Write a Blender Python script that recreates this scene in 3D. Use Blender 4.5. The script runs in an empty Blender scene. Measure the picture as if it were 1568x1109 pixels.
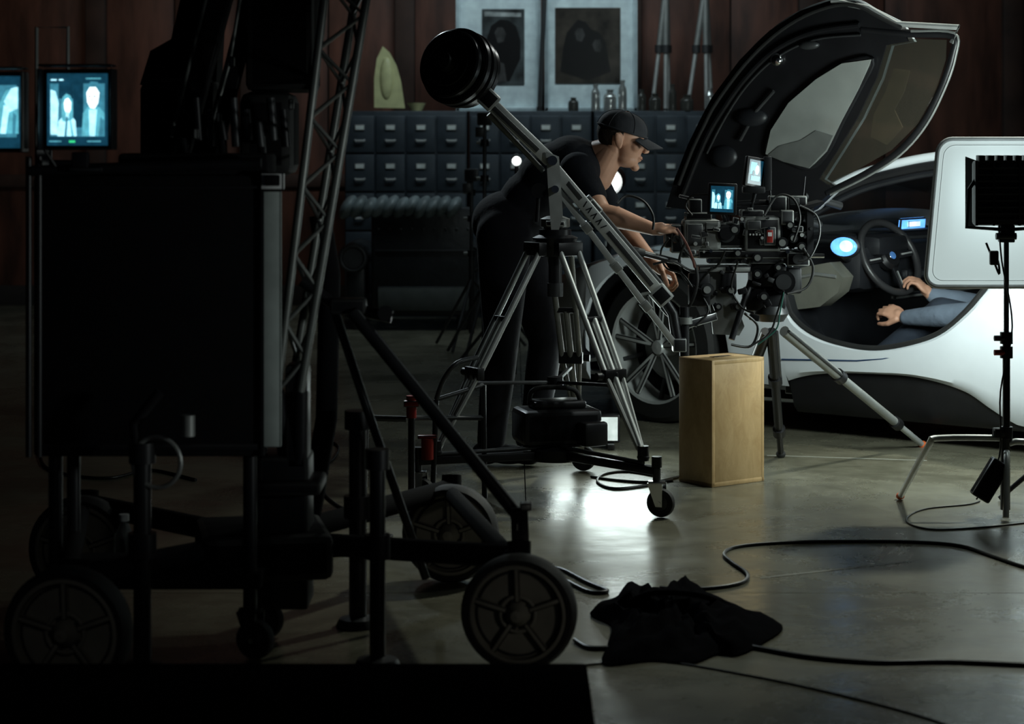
import bpy, bmesh, math, random
from mathutils import Vector, Matrix, Quaternion
random.seed(4)
V = Vector
scene = bpy.context.scene
CAMH = 1.3
FPX = 3240.0      # focal length in units of a 1568-wide image pixel grid
# ---------- placement helpers
def S(u, v, d):
    return V(((u-784)/FPX*d, d, CAMH-(v-220)/FPX*d))
def G(u, v, z=0.0):
    d = FPX*(CAMH-z)/(v-220)
    return V(((u-784)/FPX*d, d, z))

# ---------- materials
MATS = {}
def mat(name, col, rough=0.5, metal=0.0, var=0.15, scale=12.0, bump=0.0, emis=None, estr=0.0, coat=0.0, stretch=None, bscale=None):
    if name in MATS: return MATS[name]
    m = bpy.data.materials.new(name); m.use_nodes = True
    nt = m.node_tree; n = nt.nodes; l = nt.links
    p = n['Principled BSDF']
    tc = n.new('ShaderNodeTexCoord'); mp = n.new('ShaderNodeMapping')
    if stretch: mp.inputs['Scale'].default_value = stretch
    nz = n.new('ShaderNodeTexNoise'); nz.inputs['Scale'].default_value = scale; nz.inputs['Detail'].default_value = 5
    l.new(tc.outputs['Object'], mp.inputs[0]); l.new(mp.outputs[0], nz.inputs['Vector'])
    cr = n.new('ShaderNodeValToRGB')
    cr.color_ramp.elements[0].position = 0.3; cr.color_ramp.elements[1].position = 0.7
    cr.color_ramp.elements[0].color = (*[max(0, c*(1-var)) for c in col], 1)
    cr.color_ramp.elements[1].color = (*[min(1, c*(1+var)) for c in col], 1)
    l.new(nz.outputs['Fac'], cr.inputs[0]); l.new(cr.outputs[0], p.inputs['Base Color'])
    p.inputs['Roughness'].default_value = rough; p.inputs['Metallic'].default_value = metal
    p.inputs['Coat Weight'].default_value = coat
    if bump > 0:
        b = n.new('ShaderNodeBump'); b.inputs['Strength'].default_value = bump; b.inputs['Distance'].default_value = 0.01
        nb = n.new('ShaderNodeTexNoise'); nb.inputs['Scale'].default_value = bscale or scale*2; nb.inputs['Detail'].default_value = 4
        l.new(mp.outputs[0], nb.inputs['Vector'])
        l.new(nb.outputs['Fac'], b.inputs['Height']); l.new(b.outputs[0], p.inputs['Normal'])
    if emis:
        p.inputs['Emission Color'].default_value = (*emis, 1); p.inputs['Emission Strength'].default_value = estr
    MATS[name] = m
    return m
BLK = mat('black_metal', (0.014, 0.014, 0.016), 0.38, 0.3)
BLKM = mat('black_matte', (0.005, 0.005, 0.006), 0.9)
BLKM.node_tree.nodes['Principled BSDF'].inputs['Specular IOR Level'].default_value = 0.15
DUV = mat('black_cloth', (0.007, 0.007, 0.008), 1.0, bump=0.4)
DUV.node_tree.nodes['Principled BSDF'].inputs['Specular IOR Level'].default_value = 0.0
DGR = mat('dark_grey_metal', (0.06, 0.062, 0.065), 0.4, 0.5)
ALU = mat('brushed_aluminium', (0.55, 0.57, 0.56), 0.4, 0.45)
ALUD = mat('dull_aluminium', (0.28, 0.29, 0.28), 0.45, 0.45)
CHR = mat('chrome', (0.75, 0.76, 0.78), 0.15, 1.0)
RUB = mat('rubber', (0.01, 0.01, 0.01), 0.7, bump=0.2)
WHT = mat('white_plastic', (0.75, 0.76, 0.76), 0.5)
PAINT = mat('white_car_paint', (0.72, 0.76, 0.80), 0.25, 0.0, 0.02, coat=0.8)
RED = mat('red_anodised', (0.30, 0.02, 0.015), 0.4, 0.3)
ORG = mat('orange_plastic', (0.6, 0.12, 0.03), 0.5)
GREYB = mat('lit_edge_grey', (0.42, 0.47, 0.45), 0.7)
LEA = mat('grey_leather', (0.42, 0.43, 0.39), 0.6, bump=0.1, scale=30)
DOORP = mat('door_card_grey', (0.25, 0.265, 0.25), 0.3, 0, .25, 3, coat=.5)
LEAD = mat('olive_trim', (0.15, 0.15, 0.125), 0.5, bump=0.15)
INT = mat('car_interior_black', (0.012, 0.013, 0.016), 0.45)
WHEELW = mat('caster_web_grey', (0.24, 0.23, 0.19), 0.6, bump=0.2)
CABL = mat('cable_rubber', (0.008, 0.008, 0.008), 0.45)
SKIN = mat('skin', (0.56, 0.30, 0.20), 0.5, var=0.1, scale=18, bump=0.1)
LIP = mat('lip', (0.35, 0.13, 0.1), 0.5)
EYE = mat('eye_white', (0.6, 0.58, 0.55), 0.2)
HAIR = mat('short_dark_hair', (0.03, 0.02, 0.015), 0.8, bump=0.6, scale=80)
SHIRT = mat('black_tshirt', (0.007, 0.008, 0.012), 0.9, bump=0.7, scale=9, bscale=11)
TROU = mat('dark_trousers', (0.006, 0.006, 0.009), 0.9, bump=0.6, scale=9, bscale=11)
for q in (SHIRT, TROU): q.node_tree.nodes['Principled BSDF'].inputs['Specular IOR Level'].default_value = 0.2
HOOD = mat('grey_hoodie', (0.16, 0.2, 0.26), 0.9, bump=0.7, scale=10, bscale=20)
JEAN = mat('dark_denim', (0.03, 0.04, 0.06), 0.85, bump=0.5)
def glassmat(name, col, tr):
    m = bpy.data.materials.new(name); m.use_nodes = True
    nt = m.node_tree; n = nt.nodes; l = nt.links
    for x in list(n): n.remove(x)
    o = n.new('ShaderNodeOutputMaterial'); mx = n.new('ShaderNodeMixShader'); mx.inputs[0].default_value = tr
    a = n.new('ShaderNodeBsdfPrincipled'); a.inputs['Base Color'].default_value = (*col, 1); a.inputs['Roughness'].default_value = 0.06
    t = n.new('ShaderNodeBsdfTransparent'); t.inputs[0].default_value = (0.8, 0.85, 0.85, 1)
    l.new(a.outputs[0], mx.inputs[1]); l.new(t.outputs[0], mx.inputs[2]); l.new(mx.outputs[0], o.inputs[0])
    MATS[name] = m; return m
GLS = glassmat('tinted_glass', (0.06, 0.052, 0.04), 0.62)
GLD = glassmat('dark_windscreen', (0.01, 0.012, 0.015), 0.35)
CLR = glassmat('clear_plastic', (0.3, 0.3, 0.3), 0.75)
def emi(name, col, s, sc=25):
    m = bpy.data.materials.new(name); m.use_nodes = True
    p = m.node_tree.nodes['Principled BSDF']
    p.inputs['Base Color'].default_value = (*[c*0.3 for c in col], 1)
    nz = m.node_tree.nodes.new('ShaderNodeTexNoise'); nz.inputs['Scale'].default_value = sc
    mr = m.node_tree.nodes.new('ShaderNodeMapRange'); mr.inputs[3].default_value = s*0.5; mr.inputs[4].default_value = s*1.5
    tc = m.node_tree.nodes.new('ShaderNodeTexCoord'); m.node_tree.links.new(tc.outputs['Object'], nz.inputs['Vector'])
    m.node_tree.links.new(nz.outputs['Fac'], mr.inputs[0]); m.node_tree.links.new(mr.outputs[0], p.inputs['Emission Strength'])
    p.inputs['Emission Color'].default_value = (*col, 1); p.inputs['Roughness'].default_value = 0.3
    MATS[name] = m; return m
E_DARK = emi('screen_dark_teal', (0.006, 0.045, 0.08), 1.0, 60)
E_MID = emi('screen_mid_teal', (0.05, 0.24, 0.34), 1.0, 60)
E_TEAL = emi('screen_teal', (0.12, 0.50, 0.62), 1.0, 60)
E_CY = emi('screen_cyan', (0.42, 0.85, 1.0), 1.5, 60)
E_WH = emi('screen_white', (0.8, 0.97, 1.0), 2.0, 50)
E_GRN = emi('screen_green', (0.05, 0.8, 0.3), 1.0)
E_BLU = emi('display_mirror_blue', (0.12, 0.4, 1.0), 1.8)
E_BLW = emi('display_mirror_blue_white', (0.5, 0.75, 1.0), 1.8)
E_LAMP = emi('lamp_face', (0.93, 1.0, 0.97), 9.0)
E_LOW = emi('glare_panel_face', (0.85, 1.0, 0.95), .7)

# ---------- mesh builder
def axis_mat(p, z, x=None):
    z = V(z).normalized()
    if x is None:
        q = z.to_track_quat('Z', 'Y'); return Matrix.Translation(p) @ q.to_matrix().to_4x4()
    x = V(x); x = (x - z*x.dot(z)).normalized(); y = z.cross(x)
    m = Matrix((x, y, z)).transposed().to_4x4(); return Matrix.Translation(p) @ m
class B:
    def __init__(s, name, M=None):
        s.bm = bmesh.new(); s.mats = []; s.name = name; s.M = M
    def mi(s, m):
        if m not in s.mats: s.mats.append(m)
        return s.mats.index(m)
    def _f(s, faces, m, smooth):
        i = s.mi(m)
        for f in faces: f.material_index = i; f.smooth = smooth
    def box(s, c, size, m, rot=None, bev=0.004):
        M = Matrix.Translation(c) @ (rot.to_4x4() if rot is not None else Matrix.Identity(4)) @ Matrix.Diagonal((*size, 1))
        r = bmesh.ops.create_cube(s.bm, size=1, matrix=M)
        vs = r['verts']; fs = list({f for v in vs for f in v.link_faces})
        s._f(fs, m, False)
        if bev > 0:
            es = list({e for v in vs for e in v.link_edges})
            bmesh.ops.bevel(s.bm, geom=es, offset=min(bev, min(size)*0.4), segments=2, profile=0.5, affect='EDGES')
    def beam(s, p1, p2, w, h, m, up=(0, 0, 1), bev=0.003):
        p1 = V(p1); p2 = V(p2); z = (p2-p1); L = z.length; z.normalize()
        y = V(up) - z*V(up).dot(z)
        if y.length < 1e-3: y = V((0, 1, 0)) - z*z.y
        y.normalize(); x = y.cross(z)
        R = Matrix((x, y, z)).transposed()
        s.box((p1+p2)/2, (w, h, L), m, R, bev)
    def tube(s, pts, r, m, seg=10, closed=False, caps=True):
        pts = [V(p) for p in pts]; n = len(pts)
        if not isinstance(r, (list, tuple)): r = [r]*n
        rings = []; prev = None
        for i, p in enumerate(pts):
            if closed: t = pts[(i+1) % n]-pts[i-1]
            else: t = pts[min(i+1, n-1)]-pts[max(i-1, 0)]
            t.normalize()
            if prev is None:
                a = V((0, 0, 1)) if abs(t.z) < 0.9 else V((1, 0, 0))
                x = (a - t*a.dot(t)).normalized()
            else:
                x = prev - t*prev.dot(t); x.normalize()
            prev = x; y = t.cross(x)
            rings.append([s.bm.verts.new(p + (x*math.cos(2*math.pi*k/seg)+y*math.sin(2*math.pi*k/seg))*r[i]) for k in range(seg)])
        fs = []
        for i in range(n if closed else n-1):
            a = rings[i]; b = rings[(i+1) % n]
            for k in range(seg):
                fs.append(s.bm.faces.new((a[k], a[(k+1) % seg], b[(k+1) % seg], b[k])))
        s._f(fs, m, True)
        if caps and not closed:
            s._f([s.bm.faces.new(rings[0][::-1]), s.bm.faces.new(rings[-1])], m, False)
    def cyl(s, p1, p2, r, m, r2=None, seg=20):
        s.tube([p1, p2], [r, r if r2 is None else r2], m, seg)
    def lathe(s, prof, o, ax, m, seg=32, smooth=True, closed=False):
        M = axis_mat(V(o), ax); rings = []
        for (r, h) in prof:
            rings.append([s.bm.verts.new(M @ V((max(r, 1e-4)*math.cos(2*math.pi*k/seg), max(r, 1e-4)*math.sin(2*math.pi*k/seg), h))) for k in range(seg)])
        fs = []
        for i in range(len(rings) if closed else len(rings)-1):
            a = rings[i]; b = rings[(i+1) % len(rings)]
            for k in range(seg): fs.append(s.bm.faces.new((a[k], a[(k+1) % seg], b[(k+1) % seg], b[k])))
        s._f(fs, m, smooth)
    def torus(s, c, ax, R, r, m, seg=36, rs=10, sx=1.0):
        M = axis_mat(V(c), ax)
        s.tube([M @ V((R*math.cos(2*math.pi*k/seg), R*math.sin(2*math.pi*k/seg), 0)) for k in range(seg)], r, m, rs, closed=True)
    def ell(s, c, rad, m, rot=None, us=20, vs=12):
        M = Matrix.Translation(c) @ (rot.to_4x4() if rot is not None else Matrix.Identity(4)) @ Matrix.Diagonal((*rad, 1))
        r = bmesh.ops.create_uvsphere(s.bm, u_segments=us, v_segments=vs, radius=1, matrix=M)
        s._f(list({f for v in r['verts'] for f in v.link_faces}), m, True)
    def poly(s, pts, m):
        f = s.bm.faces.new([s.bm.verts.new(p) for p in pts]); s._f([f], m, False)
    def prism(s, pts, ex, m, bev=0.0):
        pts = [V(p) for p in pts]; ex = V(ex); n = len(pts)
        a = [s.bm.verts.new(p) for p in pts]; b = [s.bm.verts.new(p+ex) for p in pts]
        f1 = s.bm.faces.new(a); f2 = s.bm.faces.new(b[::-1])
        sd = [s.bm.faces.new((a[i], b[i], b[(i+1) % n], a[(i+1) % n])) for i in range(n)]
        s._f([f1, f2]+sd, m, False)
        f1.normal_update(); f2.normal_update()
        r = bmesh.ops.triangulate(s.bm, faces=[f1, f2])
    def grid(s, rows, m, smooth=True):
        vs = [[s.bm.verts.new(p) for p in row] for row in rows]; fs = []
        for i in range(len(vs)-1):
            for j in range(len(vs[0])-1):
                fs.append(s.bm.faces.new((vs[i][j], vs[i+1][j], vs[i+1][j+1], vs[i][j+1])))
        s._f(fs, m, smooth)
    def pbox(s, u0, v0, u1, v1, d, dep, m, bev=0.004):
        a = S(u0, v1, d); b = S(u1, v0, d)
        s.box(((a.x+b.x)/2, d+dep/2, (a.z+b.z)/2), (b.x-a.x, dep, b.z-a.z), m, None, bev)
    def ptube(s, pts, r, m, seg=8):
        s.tube([S(*p) for p in pts], r, m, seg)
    def finish(s, parent=None, bevel=False):
        if s.M is not None: bmesh.ops.transform(s.bm, matrix=s.M, verts=s.bm.verts)
        bmesh.ops.recalc_face_normals(s.bm, faces=s.bm.faces)
        return put(s.bm, s.name, s.mats, parent)
def put(bm, name, mats, parent=None):
    bm.verts.ensure_lookup_table()
    xs = [v.co.x for v in bm.verts]; ys = [v.co.y for v in bm.verts]; zs = [v.co.z for v in bm.verts]
    o = V(((min(xs)+max(xs))/2, (min(ys)+max(ys))/2, min(zs)))
    bmesh.ops.translate(bm, vec=-o, verts=bm.verts)
    me = bpy.data.meshes.new(name); bm.to_mesh(me); bm.free()
    for m in mats: me.materials.append(m)
    try: me.set_sharp_from_angle(angle=math.radians(38))
    except Exception: pass
    ob = bpy.data.objects.new(name, me); ob.location = o
    scene.collection.objects.link(ob)
    if parent is not None:
        ob.parent = parent; ob.matrix_parent_inverse = Matrix.Translation(-parent.location)
    return ob
def empty(name, loc):
    e = bpy.data.objects.new(name, None); e.location = loc; e.empty_display_size = 0.1
    scene.collection.objects.link(e); return e
def smoothpts(pts, n=6, closed=False):
    pts = [V(p) for p in pts]; out = []; N = len(pts)
    for i in range(N if closed else N-1):
        if closed: p0, p1, p2, p3 = pts[i-1], pts[i], pts[(i+1) % N], pts[(i+2) % N]
        else: p0, p1, p2, p3 = pts[max(i-1, 0)], pts[i], pts[i+1], pts[min(i+2, N-1)]
        for k in range(n):
            t = k/n
            out.append(0.5*((2*p1)+(p2-p0)*t+(2*p0-5*p1+4*p2-p3)*t*t+(3*p1-p0-3*p2+p3)*t**3))
    if not closed: out.append(pts[-1])
    return out
# continuous organic surface: union of tapered capsules / ellipsoids, voxel-fused and smoothed
def blob(name, prims, vox, it, m, parent, M=None):
    bm = bmesh.new()
    for p in prims:
        if p[0] == 'c':
            _, a, b, ra, rb = p; a = V(a); b = V(b)
            for c, r in ((a, ra), (b, rb)):
                bmesh.ops.create_icosphere(bm, subdivisions=3, radius=r, matrix=Matrix.Translation(c))
            L = (b-a).length
            if L > 1e-4:
                bmesh.ops.create_cone(bm, cap_ends=True, segments=20, radius1=ra, radius2=rb, depth=L, matrix=axis_mat((a+b)/2, b-a))
        else:
            c, rad = p[1], p[2]; R = p[3].to_4x4() if len(p) > 3 else Matrix.Identity(4)
            bmesh.ops.create_icosphere(bm, subdivisions=4, radius=1, matrix=Matrix.Translation(c) @ R @ Matrix.Diagonal((*rad, 1)))
    if M is not None: bmesh.ops.transform(bm, matrix=M, verts=bm.verts)
    me = bpy.data.meshes.new('tmp'); bm.to_mesh(me); bm.free()
    ob = bpy.data.objects.new('tmp', me); scene.collection.objects.link(ob)
    r = ob.modifiers.new('r', 'REMESH'); r.mode = 'VOXEL'; r.voxel_size = vox; r.use_smooth_shade = True
    sm = ob.modifiers.new('s', 'SMOOTH'); sm.factor = 0.5; sm.iterations = it
    dg = bpy.context.evaluated_depsgraph_get(); dg.update()
    me2 = bpy.data.meshes.new_from_object(ob.evaluated_get(dg))
    bpy.data.objects.remove(ob)
    bm = bmesh.new(); bm.from_mesh(me2)
    for f in bm.faces: f.smooth = True; f.material_index = 0
    return put(bm, name, [m], parent)

def hand_prims(w, d, nrm, side_sign, curl=(0.5, 0.6, 0.4), sc=1.0, thumb=0.5):
    d = V(d).normalized(); nrm = V(nrm); nrm = (nrm-d*nrm.dot(d)).normalized(); sd = d.cross(nrm)*side_sign; w = V(w)
    R = Matrix((d, sd, nrm)).transposed()
    P = [('e', w+d*0.05*sc, (0.05*sc, 0.041*sc, 0.017*sc), R), ('c', w, w+d*0.03*sc, 0.024*sc, 0.026*sc)]
    for i in range(4):
        off = (0.031, 0.011, -0.010, -0.029)[i]; L = (0.072, 0.080, 0.074, 0.058)[i]*sc
        r = (0.0095, 0.0097, 0.0093, 0.0082)[i]*sc
        p = w + d*(0.085, 0.09, 0.086, 0.078)[i]*sc + sd*off*sc
        P.append(('c', w+d*0.04*sc+sd*off*0.7*sc, p, 0.012*sc, r*1.1))
        a = 0.0; dd = d
        for k in range(3):
            a += curl[k]*(1+0.07*i)
            dd = d*math.cos(a)+nrm*math.sin(a)+sd*0.04*(1.5-i)
            q = p + dd.normalized()*L*(0.45, 0.32, 0.25)[k]
            P.append(('c', p, q, r*(1-0.08*k), r*(0.92-0.08*k))); p = q
    p = w+d*0.025*sc+sd*0.026*sc
    t1 = (d*0.6+sd*0.65+nrm*thumb).normalized(); t2 = (d*0.9+sd*0.15+nrm*thumb*1.2).normalized()
    q = p+t1*0.042*sc; q2 = q+t2*0.032*sc; q3 = q2+(t2-sd*0.2).normalized()*0.026*sc
    P += [('c', p, q, 0.016*sc, 0.012*sc), ('c', q, q2, 0.0115*sc, 0.0105*sc), ('c', q2, q3, 0.0105*sc, 0.009*sc)]
    return P

# =====================================================================  ROOM
def room():
    m = bpy.data.materials.new('polished_concrete'); m.use_nodes = True
    nt = m.node_tree; n = nt.nodes; l = nt.links; p = n['Principled BSDF']
    tc = n.new('ShaderNodeTexCoord')
    a = n.new('ShaderNodeTexNoise'); a.inputs['Scale'].default_value = 1.1; a.inputs['Detail'].default_value = 9; a.inputs['Roughness'].default_value = 0.7; a.inputs['Distortion'].default_value = 0.5
    b = n.new('ShaderNodeTexNoise'); b.inputs['Scale'].default_value = 14; b.inputs['Detail'].default_value = 6
    l.new(tc.outputs['Object'], a.inputs['Vector']); l.new(tc.outputs['Object'], b.inputs['Vector'])
    cr = n.new('ShaderNodeValToRGB'); cr.color_ramp.elements[0].position = 0.32; cr.color_ramp.elements[1].position = 0.68
    cr.color_ramp.elements[0].color = (0.080, 0.076, 0.054, 1); cr.color_ramp.elements[1].color = (0.20, 0.19, 0.14, 1)
    mx = n.new('ShaderNodeMix'); mx.data_type = 'FLOAT'; mx.inputs[0].default_value = 0.35
    l.new(a.outputs['Fac'], mx.inputs[2]); l.new(b.outputs['Fac'], mx.inputs[3]); l.new(mx.outputs[0], cr.inputs[0])
    l.new(cr.outputs[0], p.inputs['Base Color'])
    mr = n.new('ShaderNodeMapRange'); mr.inputs[1].default_value = 0.35; mr.inputs[2].default_value = 0.65; mr.inputs[3].default_value = 0.17; mr.inputs[4].default_value = 0.38
    l.new(a.outputs['Fac'], mr.inputs[0]); l.new(mr.outputs[0], p.inputs['Roughness'])
    bp = n.new('ShaderNodeBump'); bp.inputs['Strength'].default_value = 0.12; bp.inputs['Distance'].default_value = 0.01
    l.new(b.outputs['Fac'], bp.inputs['Height']); l.new(bp.outputs[0], p.inputs['Normal'])
    f = B('floor')
    xs = [-8, -3.2, 0.05, 3.3, 8]; ys = [-2, 2.6, 6.12, 9.9, 13.6, 17.2]
    for i in range(len(xs)-1):
        for j in range(len(ys)-1):
            g = 0.004
            f.box(((xs[i]+xs[i+1])/2, (ys[j]+ys[j+1])/2, -0.05), (xs[i+1]-xs[i]-g, ys[j+1]-ys[j]-g, 0.1), m, None, 0.0)
    fl = mat('pale_joint_filler', (0.20, 0.20, 0.17), 0.5)
    for (u0, v0, u1, v1, w) in ((1165, 886, 1425, 857, .010), (1175, 698, 1420, 706, .012)):
        p0, p1 = G(u0, v0, .0008), G(u1, v1, .0008); f.poly([p0, p1, p1+V((0, w*2, 0)), p0+V((0, w*2, 0))], fl)
    f.finish()
    wood = mat('red_brown_panelling', (0.105, 0.040, 0.026), 0.6, 0, 0.65, 2.2, 0.3, stretch=(3, 1, 0.7))
    dark = mat('dark_wall', (0.02, 0.016, 0.015), 0.8)
    post = mat('dark_brown_post', (0.045, 0.022, 0.016), 0.7, 0, .4, 4, .2)
    w = B('wall_back')
    w.box((0, 17.15, 2.0), (16, 0.1, 4.4), dark, None, 0)
    x = -8.0; k = 0
    while x < 8:
        wd = random.choice((0.62, 0.8, 1.02))
        w.box((x+wd/2, 17.07, 2.0), (wd-0.01, 0.05, 4.2), wood, None, 0.003)
        if k % 2 == 0: w.box((x, 17.01, 2.0), (0.16, 0.10, 4.2), post, None, 0.006)
        x += wd; k += 1
    for z in (1.0, 3.2): w.box((0, 17.03, z), (15.8, 0.05, 0.1), post, None, 0.004)
    w.finish()
    for nm, c, sz in (('wall_left', (-8, 7.6, 2.0), (0.1, 19, 4.4)), ('wall_right', (8, 7.6, 2.0), (0.1, 19, 4.4)), ('ceiling', (0, 7.6, 4.25), (16, 19.2, 0.1))):
        q = B(nm); q.box(c, sz, dark, None, 0); q.finish()
    t = B('baseboard_back'); t.box((0, 17.0, 0.08), (15.8, 0.03, 0.16), dark); t.finish()
room()

# =====================================================================  BACKGROUND FURNITURE
def cabinets():
    body = mat('blue_grey_cabinet', (0.045, 0.058, 0.072), 0.4, 0.3)
    tag = mat('label_card', (0.62, 0.66, 0.64), 0.5)
    d = 15.8; z1 = 1.3+50/FPX*d
    x0 = -1.25; cw = 0.228; nr = 5; rh = (z1-0.1)/nr
    for cabi in range(3):
        c = B('filing_cabinet'); nx = 4
        xa = x0+cabi*(nx*cw+0.02)
        c.box((xa+nx*cw/2, d+0.3, z1/2), (nx*cw, 0.58, z1), body, None, 0.006)
        for i in range(nx):
            for j in range(nr):
                cx = xa+cw*(i+0.5); cz = 0.07+rh*(j+0.5)
                c.box((cx, d, cz), (cw-0.014, 0.03, rh-0.014), body, None, 0.006)
                c.box((cx, d-0.02, cz+0.05), (0.076, 0.008, 0.046), ALUD, None, 0.002)
                c.box((cx, d-0.026, cz+0.05), (0.06, 0.004, 0.03), tag, None, 0)
                c.tube([(cx-0.035, d-0.015, cz-0.045), (cx-0.03, d-0.04, cz-0.05), (cx+0.03, d-0.04, cz-0.05), (cx+0.035, d-0.015, cz-0.045)], 0.009, ALU, 6)
        c.finish()
    return z1
ZC = cabinets()
def frames():
    fr = mat('pale_picture_frame', (0.40, 0.50, 0.54), 0.4)
    mt = mat('picture_mat', (0.72, 0.85, 0.90), 0.6)
    pd = mat('photo_black', (0.006, 0.006, 0.007), 0.3); pm = mat('photo_mid', (0.05, 0.05, 0.05), 0.3, 0, .8, 9); pl = mat('photo_light', (0.35, 0.38, 0.38), 0.3, 0, .5, 12)
    def pic(u0, u1, iu0, iu1, iv0, iv1, shapes, ph):
        b = B('framed_picture'); d = 16.02
        a = S(u0, 166, d); c = S(u1, -22, d); a.z = ZC+0.001
        dep = 0.04; t = 0.03
        b.box(((a.x+c.x)/2, d+dep, (a.z+c.z)/2), (c.x-a.x, 0.02, c.z-a.z), mt, None, 0)
        for cc, sz in ((((a.x+t/2), d+.02, (a.z+c.z)/2), (t, .06, c.z-a.z)), (((c.x-t/2), d+.02, (a.z+c.z)/2), (t, .06, c.z-a.z)),
                       (((a.x+c.x)/2, d+.02, a.z+t/2), (c.x-a.x, .06, t)), (((a.x+c.x)/2, d+.02, c.z-t/2), (c.x-a.x, .06, t))):
            b.box(cc, sz, fr, None, 0.005)
        b.pbox(iu0, iv0, iu1, iv1, d+0.02, 0.008, ph, 0)
        for i, (pts, mm) in enumerate(shapes): b.prism([S(u, v, d+.019-.001*i) for u, v in pts], (0, .0008, 0), mm)
        b.finish()
    ph1 = mat('photo_print_grey', (0.055, 0.065, 0.068), 0.3, 0, 0.9, 6)
    ph2 = mat('photo_print_sepia', (0.036, 0.030, 0.024), 0.3, 0, 0.9, 7)
    pic(698, 828, 738, 803, 14, 130, [([(745, 60), (752, 40), (765, 30), (778, 31), (790, 40), (797, 62), (797, 90), (780, 125), (748, 120)], pd), ([(757, 50), (762, 42), (770, 42), (775, 52), (771, 64), (762, 66)], pm), ([(742, 18), (798, 20), (798, 26), (742, 25)], pl), ([(746, 100), (756, 92), (772, 98), (776, 126), (744, 126)], pm)], ph1)
    pic(834, 976, 850, 950, 12, 128, [([(858, 110), (862, 75), (868, 50), (885, 30), (897, 34), (905, 45), (918, 50), (927, 64), (935, 110), (900, 124)], pd), ([(880, 50), (885, 43), (892, 44), (896, 54), (891, 64), (883, 62)], pm), ([(907, 68), (911, 61), (918, 61), (923, 70), (919, 80), (911, 79)], pm)], ph2)
    b = B('leaning_pole'); t0 = S(835, -30, 15.93); t1 = S(826, 166, 15.93); t1.z = ZC+.002; b.tube([t1, t0], .018, DGR, 10); b.cyl(t1, t1+V((0, 0, .03)), .022, RUB); b.finish()
    yl = mat('pale_yellow_gelcoat', (0.60, 0.60, 0.32), 0.4)
    b = B('surfboard_fin')
    pts = [S(u, v, 15.9) for u, v in ((573, 165), (573, 120), (577, 90), (586, 71), (596, 80), (607, 100), (614, 125), (620, 166))]
    for p in pts: p.z = max(p.z, ZC)
    b.prism(pts, (0, 0.03, 0), yl); b.ell(S(592, 120, 15.9), (0.05, 0.03, 0.16), yl); b.finish()
    b = B('yellow_dish'); o = S(638, 165, 15.9); o.z = ZC+0.001
    b.lathe([(0.001, 0), (0.04, 0), (0.07, 0.06), (0.065, 0.06), (0.036, 0.008), (0.001, 0.008)], o, (0, 0, 1), yl, 20); b.finish()
    for u, sp in ((1012, 14), (1072, 20)):
        b = B('folded_tripod'); d = 16.2
        top = S(u+8, -20, d)
        b.cyl(top, top+V((0, 0, 0.08)), 0.04, DGR)
        for du, dd in ((-sp, -0.03), (sp*0.5, -0.05), (sp*0.9, 0.05)):
            e = S(u+du, 150, d+dd); e.z = ZC+0.002
            mid = top.lerp(e, 0.5); b.tube([top, mid], 0.024, ALUD); b.tube([mid, e], 0.016, ALU); b.cyl(mid-V((0, 0, .03)), mid+V((0, 0, .03)), 0.032, DGR)
            b.ell(e+V((0, 0, 0.014)), (0.018, 0.018, 0.014), RUB)
        b.finish()
    gl = mat('silvered_glass', (0.6, 0.63, 0.62), 0.12, 0.7); dk = mat('dark_glass', (.05, .05, .045), .15)
    for i, (u, h, r) in enumerate(((912, .20, .035), (934, .16, .05), (953, .23, .033), (1003, .13, .045), (1030, .2, .03), (1052, .12, .05), (1087, .17, .035), (1106, .13, .04), (878, .1, .04), (983, .16, .03))):
        b = B('glass_jar'); o = S(u, 166, 15.85); o.z = ZC+0.001; mm = gl if i in (0, 1, 2, 6) else dk
        b.lathe([(0.001, 0), (r*.95, 0), (r, .012), (r, h*.6), (r*.9, h*.72), (r*.5, h*.84), (r*.5, h*.92), (r*.6, h*.93), (r*.6, h), (.001, h)], o, (0, 0, 1), mm, 20)
        b.finish()
frames()
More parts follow.
